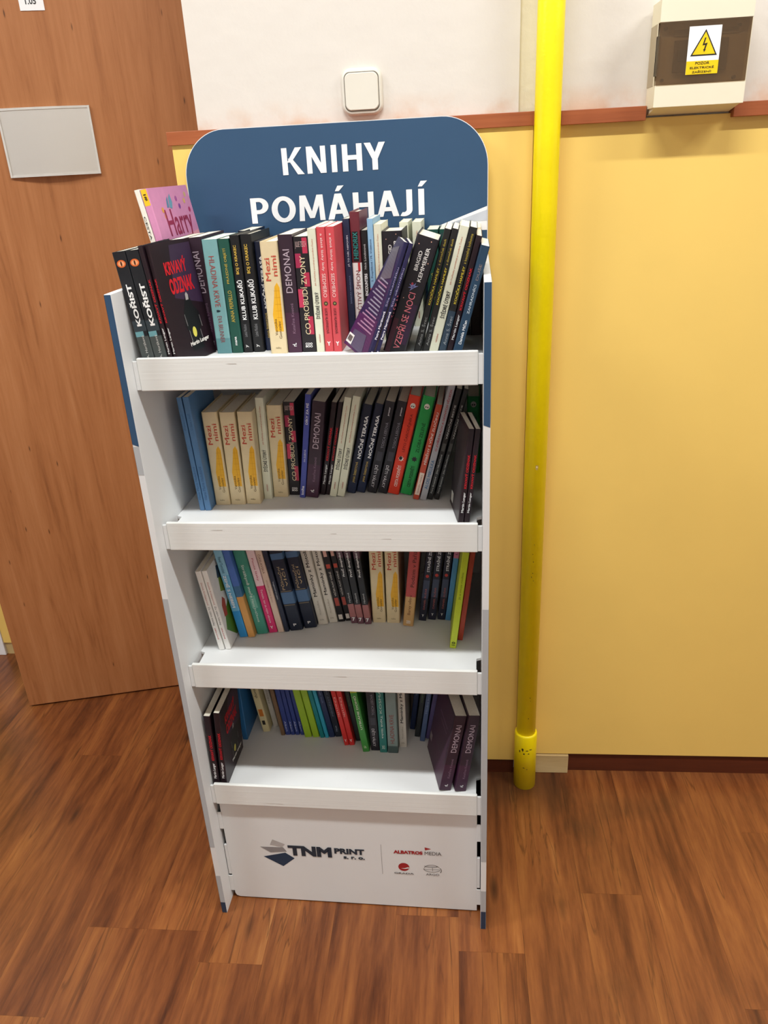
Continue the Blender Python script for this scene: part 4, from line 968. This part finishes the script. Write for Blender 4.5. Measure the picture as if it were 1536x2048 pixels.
# shelf, kind, across, depth, thickness, height, lean, yaw (degrees), cover width, cover print, label
BOOKS = [
 (1, 'korist', 0.0374, 0.0420, 0.0217, 0.1869, -6.34, 0, 0.120, 0, "black paperback with orange cat eye on its spine, touching the stand's side wall"),
 (1, 'korist', 0.0600, 0.0420, 0.0217, 0.1882, -6.34, 0, 0.120, 0, 'black paperback with orange cat eye on its spine, beside thin red-lettered book'),
 (1, 'krvavy', 0.0767, 0.0410, 0.0075, 0.1950, -6.72, 0, 0.120, 0, 'thin dark book with red lettering between orange-eyed paperback and its twin, top shelf'),
 (1, 'krvavy', 0.0853, 0.0410, 0.0079, 0.1950, -6.72, -12, 0.120, 1, 'dark book showing red-lettered cover with motorcycle rider and yellow headlamp, top shelf'),
 (1, 'demonai', 0.0775, 0.1680, 0.0282, 0.1914, -3.75, 0, 0.135, 0, 'dark plum book with lilac title, half hidden by the rider cover, top shelf'),
 (1, 'demonai', 0.1065, 0.1680, 0.0281, 0.1935, -3.18, 0, 0.135, 0, 'dark plum book with lilac title, standing beside pale turquoise paperback, top shelf'),
 (1, 'hladina', 0.1344, 0.1423, 0.0261, 0.1917, -0.44, 0, 0.130, 0, 'pale turquoise book with faded red spine lettering, beside green book on top shelf'),
 (1, 'prazdne', 0.1577, 0.1440, 0.0190, 0.1916, -0.44, 0, 0.130, 0, 'dark green book with gold spine lettering beside pale turquoise book on top shelf'),
 (1, 'klub', 0.1764, 0.1460, 0.0168, 0.1962, -0.44, 0, 0.130, 0, 'black book with yellow line above bold white title, beside the dark green book'),
 (1, 'klub', 0.1953, 0.1480, 0.0194, 0.1970, -0.44, 0, 0.130, 0, 'black book with yellow line above bold white title, beside the navy book'),
 (1, 'nocni', 0.2131, 0.1582, 0.0146, 0.1834, -0.44, 0, 0.130, 0, 'navy book with bold white title squeezed beside cream book with yellow patch, top shelf'),
 (1, 'mezi', 0.2359, 0.1319, 0.0294, 0.1855, 0.01, 0, 0.130, 0, 'thick cream book with red title and yellow brushed patch on top shelf'),
 (1, 'demonai', 0.2636, 0.1371, 0.0245, 0.1949, 0.01, 0, 0.130, 0, 'dark plum book with lilac title, directly beside cream book with yellow patch, top shelf'),
 (1, 'probudi', 0.2889, 0.1383, 0.0245, 0.1907, 0.01, 0, 0.130, 0, 'dark book with crimson flower pattern and cream ornamental title, top shelf'),
 (1, 'stedre', 0.3089, 0.1363, 0.0137, 0.2024, 0.01, 0, 0.130, 0, 'slim ivory book with black title beside coral pair on top shelf'),
 (1, 'coral', 0.3240, 0.1385, 0.0149, 0.2040, 0.01, 0, 0.130, 0, 'slim coral red book with white script, beside the slim ivory book'),
 (1, 'coral', 0.3395, 0.1368, 0.0144, 0.2042, 0.01, 0, 0.130, 0, 'slim coral red book with white script, beside the slim navy book'),
 (1, 'jato', 0.3535, 0.2200, 0.0121, 0.2100, 0.01, 0, 0.115, 0, 'slim navy book with small white lettering between coral and maroon-topped books'),
 (1, 'hendrix', 0.3690, 0.2200, 0.0172, 0.2206, 0.01, 0, 0.115, 0, 'tall white book with maroon top, black label and slanted dark red title'),
 (1, 'encounters', 0.3840, 0.2200, 0.0111, 0.1901, 0.01, 0, 0.115, 0, 'thin black book with white lettering between maroon-topped white book and light blue book'),
 (1, 'lightblue', 0.3954, 0.2200, 0.0102, 0.2083, 0.01, 0, 0.115, 0, 'thin light blue book with pink stripe and dark grey foot, top shelf'),
 (1, 'stedre', 0.4079, 0.2200, 0.0132, 0.1988, 0.01, 0, 0.115, 0, 'ivory book with orange-red lettering standing between light blue and thick black book'),
 (1, 'kemmerer', 0.4327, 0.2200, 0.0350, 0.1871, 0.01, 0, 0.115, 0, 'thick black book with white author name, upright behind the leaning purple booklet'),
 (1, 'purple', 0.4042, 0.0450, 0.0070, 0.1934, 20.53, 10, 0.100, 2, 'thin purple booklet leaning over, its back cover with text lines and barcode showing'),
 (1, 'purple', 0.4136, 0.0470, 0.0063, 0.1910, 20.26, 8, 0.100, 0, 'thin purple booklet tucked between text-covered purple booklet and thick leaning black book'),
 (1, 'kemmerer', 0.4410, 0.0850, 0.0357, 0.1909, 18.98, 0, 0.130, 0, 'thick black book with large pink-red title and pale blue flower, leaning, top shelf'),
 (1, 'kocicka', 0.4780, 0.1100, 0.0110, 0.2013, 15.88, 0, 0.130, 0, 'slim black book with yellow title, leaning against the thick pink-titled black book'),
 (1, 'kocicka', 0.4920, 0.1100, 0.0102, 0.2006, 15.23, 0, 0.130, 0, 'slim black book with yellow title, leaning between its twin and slim ivory book'),
 (1, 'stedre', 0.5058, 0.1100, 0.0148, 0.2032, 15.23, 0, 0.130, 0, 'slim ivory book leaning among black books with yellow titles on top shelf'),
 (1, 'kocickab', 0.5206, 0.1100, 0.0121, 0.2014, 15.23, 0, 0.130, 0, 'slim black book with yellow title and slate blue foot, leaning, top shelf'),
 (1, 'krvavy', 0.5324, 0.1000, 0.0093, 0.1894, 15.23, 0, 0.130, 0, 'thin dark maroon book leaning between yellow-titled black book and blue book, top shelf'),
 (1, 'zahrad', 0.5451, 0.0700, 0.0136, 0.1760, 15.23, 0, 0.130, 0, 'slim blue book with white lettering leaning over the side wall, top shelf'),
 (1, 'bezpeci', 0.0397, 0.2100, 0.0094, 0.2752, -9.77, 0, 0.200, 0, 'tall thin white book with black lettering behind orange-eyed paperbacks, beside pink book'),
 (1, 'harry', 0.0519, 0.2100, 0.0130, 0.2756, -9.77, 0, 0.200, 3, 'tall pink picture book with maroon handwritten title and feather on its cover'),
 (1, 'darknavy', 0.1380, 0.3420, 0.0262, 0.1894, 0.00, 0, 0.105, 0, 'dark navy book in back row behind the black pair, top shelf'),
 (1, 'teal', 0.2869, 0.3420, 0.0200, 0.1946, 0.00, 0, 0.105, 0, 'teal book in back row behind the coral pair, top shelf'),
 (1, 'stedre', 0.4431, 0.3420, 0.0167, 0.1922, 0.00, 0, 0.105, 0, 'ivory book in back row, next to upright thick black book, top shelf'),
 (1, 'stedre', 0.4671, 0.3420, 0.0167, 0.1917, 0.00, 0, 0.105, 0, 'ivory book in back row, next to the dark green back-row pair'),
 (1, 'darkgreen', 0.4962, 0.3420, 0.0214, 0.1774, 0.00, 0, 0.105, 0, 'dark green book in back row, next to the ivory back-row pair'),
 (1, 'darkgreen', 0.5196, 0.3420, 0.0213, 0.1773, 0.00, 0, 0.105, 0, 'dark green book in back row, next to the black back-row book'),
 (1, 'blackb', 0.5549, 0.3420, 0.0203, 0.1829, 0.00, 0, 0.105, 0, 'black book in back row behind leaning ivory book, top shelf'),
 (1, 'cream', 0.5800, 0.3420, 0.0129, 0.1776, 0.00, 0, 0.105, 0, 'cream book in back row behind leaning blue book, top shelf'),
 (2, 'bluepair', 0.0529, 0.1293, 0.0096, 0.2246, -3.00, 0, 0.130, 0, 'tall slim steel blue book beside the side wall, second shelf'),
 (2, 'bluepair', 0.0646, 0.1293, 0.0121, 0.2251, -2.74, 0, 0.130, 0, 'tall slim steel blue book beside first thick cream book, second shelf'),
 (2, 'mezi', 0.0862, 0.1554, 0.0295, 0.1881, -0.77, 0, 0.130, 0, 'thick cream book with yellow patch, right beside the steel blue pair, second shelf'),
 (2, 'mezi', 0.1164, 0.1578, 0.0294, 0.1868, 0.10, 0, 0.130, 0, 'thick cream book with yellow patch between two identical cream books, second shelf'),
 (2, 'mezi', 0.1463, 0.1602, 0.0288, 0.1865, 1.12, 0, 0.130, 0, 'thick cream book with yellow patch, pressed against slim ivory book and its twin'),
 (2, 'stedre', 0.1694, 0.1846, 0.0158, 0.2058, 1.23, 0, 0.130, 0, 'slim ivory book standing between cream books with yellow patches, second shelf'),
 (2, 'mezi', 0.1929, 0.1945, 0.0296, 0.1879, 1.32, 0, 0.130, 0, 'thick cream book with yellow patch between ivory book and crimson-patterned book, second shelf'),
 (2, 'probudi', 0.2197, 0.2045, 0.0222, 0.1914, 1.47, 0, 0.130, 0, 'dark book with crimson pattern and cream ornamental title, second shelf'),
 (2, 'violet', 0.2372, 0.1894, 0.0111, 0.2109, 8.15, 0, 0.130, 0, 'slim violet blue book with white lettering leaning, second shelf'),
 (2, 'demonai', 0.2562, 0.1894, 0.0249, 0.1965, 8.92, 0, 0.130, 0, 'dark plum book with lilac title leaning beside violet blue book, second shelf'),
 (2, 'krvavy', 0.2750, 0.2043, 0.0105, 0.1921, 11.30, 0, 0.130, 0, 'thin dark maroon book leaning on the plum lilac-titled book, second shelf'),
 (2, 'krvavy', 0.2856, 0.2042, 0.0085, 0.1929, 11.81, 0, 0.130, 0, 'thin dark maroon book leaning next to the ivory pair, second shelf'),
 (2, 'stedre', 0.2978, 0.1942, 0.0136, 0.2044, 12.27, 0, 0.130, 0, 'slim ivory book leaning beside the thin maroon pair, second shelf'),
 (2, 'stedre', 0.3131, 0.1942, 0.0145, 0.2063, 12.50, 0, 0.130, 0, 'slim ivory book leaning beside the navy pair, second shelf'),
 (2, 'nocni', 0.3309, 0.2116, 0.0184, 0.1851, 13.78, 0, 0.130, 0, 'navy book with bold white title, leaning beside the ivory pair, second shelf'),
 (2, 'nocni', 0.3500, 0.2140, 0.0170, 0.1860, 14.60, 0, 0.130, 0, 'navy book with bold white title, leaning beside the charcoal pair, second shelf'),
 (2, 'deti', 0.3726, 0.2114, 0.0184, 0.1907, 13.83, 0, 0.130, 0, 'charcoal book with pale lettering, leaning beside the navy pair, second shelf'),
 (2, 'deti', 0.3938, 0.2088, 0.0177, 0.1916, 14.37, 0, 0.130, 0, 'charcoal book with pale lettering, leaning beside the bright red book, second shelf'),
 (2, 'redskull', 0.4161, 0.2037, 0.0222, 0.2033, 14.10, 0, 0.130, 0, 'bright red book with white skull mark at spine top, second shelf'),
 (2, 'greenskull', 0.4415, 0.2011, 0.0230, 0.2021, 14.49, 0, 0.130, 0, 'bright green book with white skull mark leaning beside red book, second shelf'),
 (2, 'pribehy', 0.4621, 0.1791, 0.0113, 0.1939, 14.67, 0, 0.130, 0, 'slim brick red book with cream label at its foot, second shelf'),
 (2, 'mikulka', 0.4763, 0.1767, 0.0121, 0.2317, 14.64, 0, 0.130, 0, 'tall slim grey book with red and blue lettering leaning, second shelf'),
 (2, 'vanocni', 0.4891, 0.1790, 0.0103, 0.2246, 15.12, 0, 0.130, 0, 'tall slim black book with grey lettering, directly beside the tall grey book'),
 (2, 'vanocni', 0.5021, 0.1790, 0.0089, 0.2243, 15.02, 0, 0.130, 0, 'tall slim black book with grey lettering, last before the gap, second shelf'),
 (2, 'greenskull', 0.5724, 0.3200, 0.0258, 0.1630, 0.00, 0, 0.120, 0, 'green book with white skull mark in back row behind maroon pair, second shelf'),
 (2, 'krvavy', 0.5504, 0.0720, 0.0103, 0.1770, 6.49, 10, 0.100, 4, 'dark maroon book with red lettering near shelf lip, grey cover side showing, second shelf'),
 (2, 'krvavy', 0.5612, 0.0720, 0.0094, 0.1769, 6.56, 9, 0.100, 0, 'dark maroon book with red lettering next to the side wall, second shelf'),
 (3, 'whitethin', 0.0542, 0.1102, 0.0115, 0.1855, -7.41, 0, 0.130, 0, "thin white book with red and grey lettering against the stand's side wall, third shelf"),
 (3, 'whitethin', 0.0674, 0.1125, 0.0115, 0.1857, -7.68, 0, 0.130, 5, 'thin white book with meadow picture on its cover, third shelf'),
 (3, 'zeme', 0.0881, 0.1577, 0.0174, 0.2150, -8.25, 0, 0.130, 0, 'light blue book with bright blue foot and white lettering, third shelf'),
 (3, 'orangeblue', 0.1052, 0.1582, 0.0148, 0.2150, -8.25, 0, 0.130, 0, 'book with violet blue upper spine and orange lower spine, third shelf'),
 (3, 'tealgreen', 0.1257, 0.1703, 0.0244, 0.2150, -8.25, 0, 0.130, 0, 'thick mottled teal green book with pale lettering, third shelf'),
 (3, 'pink', 0.1477, 0.1769, 0.0175, 0.2050, -8.25, 0, 0.130, 0, 'slim book with pale upper spine and hot pink lower spine, third shelf'),
 (3, 'beige', 0.1641, 0.1794, 0.0132, 0.2050, -8.25, 0, 0.130, 0, 'slim beige book beside hot pink spine, third shelf'),
 (3, 'darkthin', 0.1764, 0.1818, 0.0095, 0.2000, -8.25, 0, 0.130, 0, 'thin dark navy book between beige book and blue-banded navy book, third shelf'),
 (3, 'pulnoc', 0.1963, 0.1863, 0.0282, 0.2000, -8.08, 0, 0.130, 0, 'thick navy book with steel blue bands beside thin dark navy book, third shelf'),
 (3, 'pulnoc', 0.2250, 0.1969, 0.0272, 0.2000, -8.08, 0, 0.130, 0, 'thick navy book with steel blue bands beside off-white pair, third shelf'),
 (3, 'maminky', 0.2500, 0.2116, 0.0208, 0.2050, -8.08, 0, 0.130, 0, 'off-white book with black serif title, beside blue-banded navy book, third shelf'),
 (3, 'maminky', 0.2708, 0.2202, 0.0187, 0.2050, -8.08, 0, 0.130, 0, 'off-white book with black serif title, beside slim black pair, third shelf'),
 (3, 'vecer', 0.2883, 0.2247, 0.0145, 0.2000, -8.08, 0, 0.130, 0, 'slim black book with red and pale motifs beside off-white book, third shelf'),
 (3, 'vecer', 0.3029, 0.2291, 0.0129, 0.2000, -8.02, 0, 0.130, 0, 'slim black book with red and pale motifs beside rose-footed trio, third shelf'),
 (3, 'proc', 0.3172, 0.2197, 0.0139, 0.2000, -7.21, 0, 0.130, 0, 'slim dark book with rose foot beside motif-spined black pair, third shelf'),
 (3, 'proc', 0.3319, 0.2182, 0.0138, 0.2000, -6.58, 0, 0.130, 0, 'slim dark book with rose foot between two identical ones, third shelf'),
 (3, 'proc', 0.3474, 0.2168, 0.0138, 0.2000, -5.23, 0, 0.130, 0, 'slim dark book with rose foot beside thick cream book, third shelf'),
 (3, 'mezi', 0.3703, 0.2254, 0.0288, 0.1960, 0.12, 0, 0.130, 0, 'thick cream book with yellow patch beside rose-footed trio, third shelf'),
 (3, 'mezi', 0.4014, 0.2245, 0.0286, 0.1960, 0.73, 0, 0.130, 0, 'thick cream book with yellow patch beside red and tan book, third shelf'),
 (3, 'redtan', 0.4337, 0.2118, 0.0224, 0.2000, 6.39, 0, 0.130, 0, 'book with brick red upper spine and tan lower spine, third shelf'),
 (3, 'strasne', 0.4628, 0.2344, 0.0158, 0.2000, 7.18, 0, 0.130, 0, 'dark navy book with red dot beside red and tan book, third shelf'),
 (3, 'strasne', 0.4830, 0.2391, 0.0163, 0.2000, 6.79, 0, 0.130, 0, 'dark navy book with red dot between two identical ones, third shelf'),
 (3, 'strasne', 0.5033, 0.2397, 0.0157, 0.2000, 6.72, 0, 0.130, 0, 'dark navy book with red dot beside thin pink and blue book, third shelf'),
 (3, 'pinkblue', 0.5178, 0.2382, 0.0114, 0.2050, 7.23, 0, 0.130, 0, 'thin book with pink upper spine and blue lower spine, third shelf'),
 (3, 'lime', 0.5310, 0.1337, 0.0131, 0.2200, 7.23, 0, 0.130, 0, 'tall thin lime green book set forward of its row, third shelf'),
 (3, 'redthin', 0.5451, 0.1630, 0.0108, 0.2150, 7.39, 0, 0.130, 0, 'tall thin dark red book leaning next to lime green book, third shelf'),
 (4, 'krvavy', 0.0205, 0.0450, 0.0143, 0.1895, 1.18, 0, 0.125, 0, 'dark maroon book with red lettering touching the side wall, lowest shelf'),
 (4, 'krvavy', 0.0374, 0.0450, 0.0131, 0.1982, 2.61, 0, 0.125, 1, 'dark book showing red-lettered cover with rider picture, lowest shelf'),
 (4, 'blueback', 0.0422, 0.1950, 0.0119, 0.2150, -0.57, 0, 0.145, 0, 'blue book behind the dark rider-cover book on lowest shelf'),
 (4, 'prt', 0.0858, 0.2237, 0.0179, 0.2050, -7.53, 0, 0.130, 0, 'cream book with dark vertical lettering and orange mark, lowest shelf'),
 (4, 'greywhite', 0.1039, 0.2442, 0.0127, 0.2000, -7.13, 0, 0.130, 0, 'grey-white book beside cream lettered book on lowest shelf'),
 (4, 'brownthin', 0.1286, 0.2137, 0.0095, 0.2000, -6.51, 0, 0.130, 0, 'thin brown book between grey-white book and navy booklets, lowest shelf'),
 (4, 'navythin', 0.1401, 0.2160, 0.0119, 0.2000, -6.17, 0, 0.130, 0, 'thin navy booklet next to the thin brown book, lowest shelf'),
 (4, 'navythin', 0.1516, 0.2166, 0.0095, 0.2000, -6.17, 0, 0.130, 0, 'second thin navy booklet counted from the thin brown book, lowest shelf'),
 (4, 'navythin', 0.1627, 0.2172, 0.0100, 0.2000, -6.33, 0, 0.130, 0, 'third thin navy booklet counted from the thin brown book, lowest shelf'),
 (4, 'navythin', 0.1739, 0.2178, 0.0088, 0.2000, -6.63, 0, 0.130, 0, 'thin navy booklet next to the lime green pair, lowest shelf'),
 (4, 'limethin', 0.1898, 0.2100, 0.0164, 0.2000, -7.38, 0, 0.130, 0, 'thin lime green booklet next to the navy booklets, lowest shelf'),
 (4, 'limethin', 0.2081, 0.2109, 0.0152, 0.2000, -7.86, 0, 0.130, 0, 'thin lime green booklet next to the dark teal booklet, lowest shelf'),
 (4, 'tealthin', 0.2231, 0.2100, 0.0098, 0.2000, -8.35, 0, 0.130, 0, 'thin dark teal booklet beside lime green pair, lowest shelf'),
 (4, 'aquathin', 0.2340, 0.2106, 0.0087, 0.2000, -8.59, 0, 0.130, 0, 'thin aqua blue booklet beside dark teal booklet, lowest shelf'),
 (4, 'navythinb', 0.2457, 0.2129, 0.0126, 0.2000, -8.59, 0, 0.130, 0, 'thin navy book between aqua booklet and blue-black book, lowest shelf'),
 (4, 'darknavy', 0.2602, 0.2153, 0.0145, 0.2000, -8.59, 0, 0.130, 0, 'blue-black book beside red pair on lowest shelf'),
 (4, 'redthinb', 0.2840, 0.1879, 0.0108, 0.2000, -8.06, 0, 0.130, 0, 'thin bright red book next to the blue-black book, lowest shelf'),
 (4, 'redthinb', 0.2963, 0.1886, 0.0119, 0.2000, -7.99, 0, 0.130, 0, 'thin bright red book next to the thin black book, lowest shelf'),
 (4, 'blackthin', 0.3091, 0.2041, 0.0120, 0.2000, -7.99, 0, 0.130, 0, 'thin black book between red pair and green book, lowest shelf'),
 (4, 'greenyel', 0.3314, 0.1689, 0.0151, 0.2100, -6.70, 0, 0.130, 0, 'green book with yellow top and white lettering, lowest shelf'),
 (4, 'deti', 0.3518, 0.1749, 0.0197, 0.2000, -1.43, 0, 0.130, 0, 'charcoal book with pale lettering beside teal book, lowest shelf'),
 (4, 'tealtex', 0.3712, 0.1695, 0.0167, 0.2000, -0.59, 0, 0.130, 0, 'slim teal book with white lettering beside charcoal book, lowest shelf'),
 (4, 'hladinab', 0.3926, 0.1690, 0.0229, 0.1950, 0.17, 0, 0.130, 0, 'grey-green book with faded red lettering, lowest shelf'),
 (4, 'maminky', 0.4135, 0.1897, 0.0174, 0.2000, 0.22, 0, 0.130, 0, 'off-white book with black serif title, lowest shelf'),
 (4, 'navythinb', 0.4301, 0.2502, 0.0121, 0.2000, 7.21, 0, 0.130, 0, 'thin navy book set back beside off-white book, lowest shelf'),
 (4, 'blackthin', 0.4430, 0.2249, 0.0119, 0.2000, 7.99, 0, 0.130, 0, 'thin black book between set-back navy book and slate blue book, lowest shelf'),
 (4, 'slate', 0.4558, 0.2103, 0.0112, 0.2000, 7.99, 0, 0.130, 0, 'thin slate blue book leaning, lowest shelf'),
 (4, 'slatepurple', 0.4685, 0.2194, 0.0123, 0.2000, 9.46, 0, 0.130, 0, 'thin slate purple book behind the thick plum pair, lowest shelf'),
 (4, 'demonai', 0.5134, 0.0600, 0.0252, 0.1929, 10.82, 14, 0.135, 6, 'thick dark plum book with barcode on its cover near lip, lowest shelf'),
 (4, 'demonai', 0.5458, 0.0600, 0.0242, 0.1955, 9.01, 13, 0.135, 0, 'thick dark plum book with lilac title beside the side wall, lowest shelf'),
 (1, 'maroon', 0.5770, 0.2450, 0.0190, 0.1680, 0.00, 0, 0.090, 0, 'short dark maroon book in the shade behind the leaning blue book, top shelf'),
 (1, 'blackb', 0.5560, 0.2450, 0.0180, 0.1600, 0.00, 0, 0.090, 0, 'short black book in the shade beside short maroon book, top shelf'),
]
sm = Matrix.Translation(stand.location) @ Matrix.Rotation(stand.rotation_euler.z, 4, 'Z')
cache = {}
for sh_, kind, u, v, t, h, lean, yaw, d, art, label in BOOKS:
    root, cov = make_book(kind, t, h, d)
    if art:
        cover_art(cov, art, t, h, d)
    if art == 2:          # limp booklet: its free lower corner sags to one side
        for o in [c for c in root.children] + list(cov.children):
            if o.matrix_basis == Matrix.Identity(4):
                import bmesh
                bm = bmesh.new(); bm.from_mesh(o.data)
                for q in range(1, 40):
                    bmesh.ops.bisect_plane(bm, geom=bm.verts[:] + bm.edges[:] + bm.faces[:], plane_co=(0, 0, h * q / 40), plane_no=(0, 0, 1))
                bm.to_mesh(o.data); bm.free()
                for vx in o.data.vertices:
                    vx.co.x -= 0.036 * (1 - vx.co.z / h) * max(vx.co.y, 0) / d
    ph = math.radians(lean)
    z = TOPS[sh_ - 1] - DROP + abs(math.sin(ph)) * t / 2 + 0.0002
    M = sm @ Matrix.Translation((u, v, z)) @ Matrix.Rotation(math.radians(yaw), 4, 'Z') @ Matrix.Rotation(ph, 4, 'Y')
    root.location = M.translation
    root.rotation_euler = M.to_euler()
    tag(root, label, 'book', 'books on the %s shelf' % SHELF_NAME[sh_])
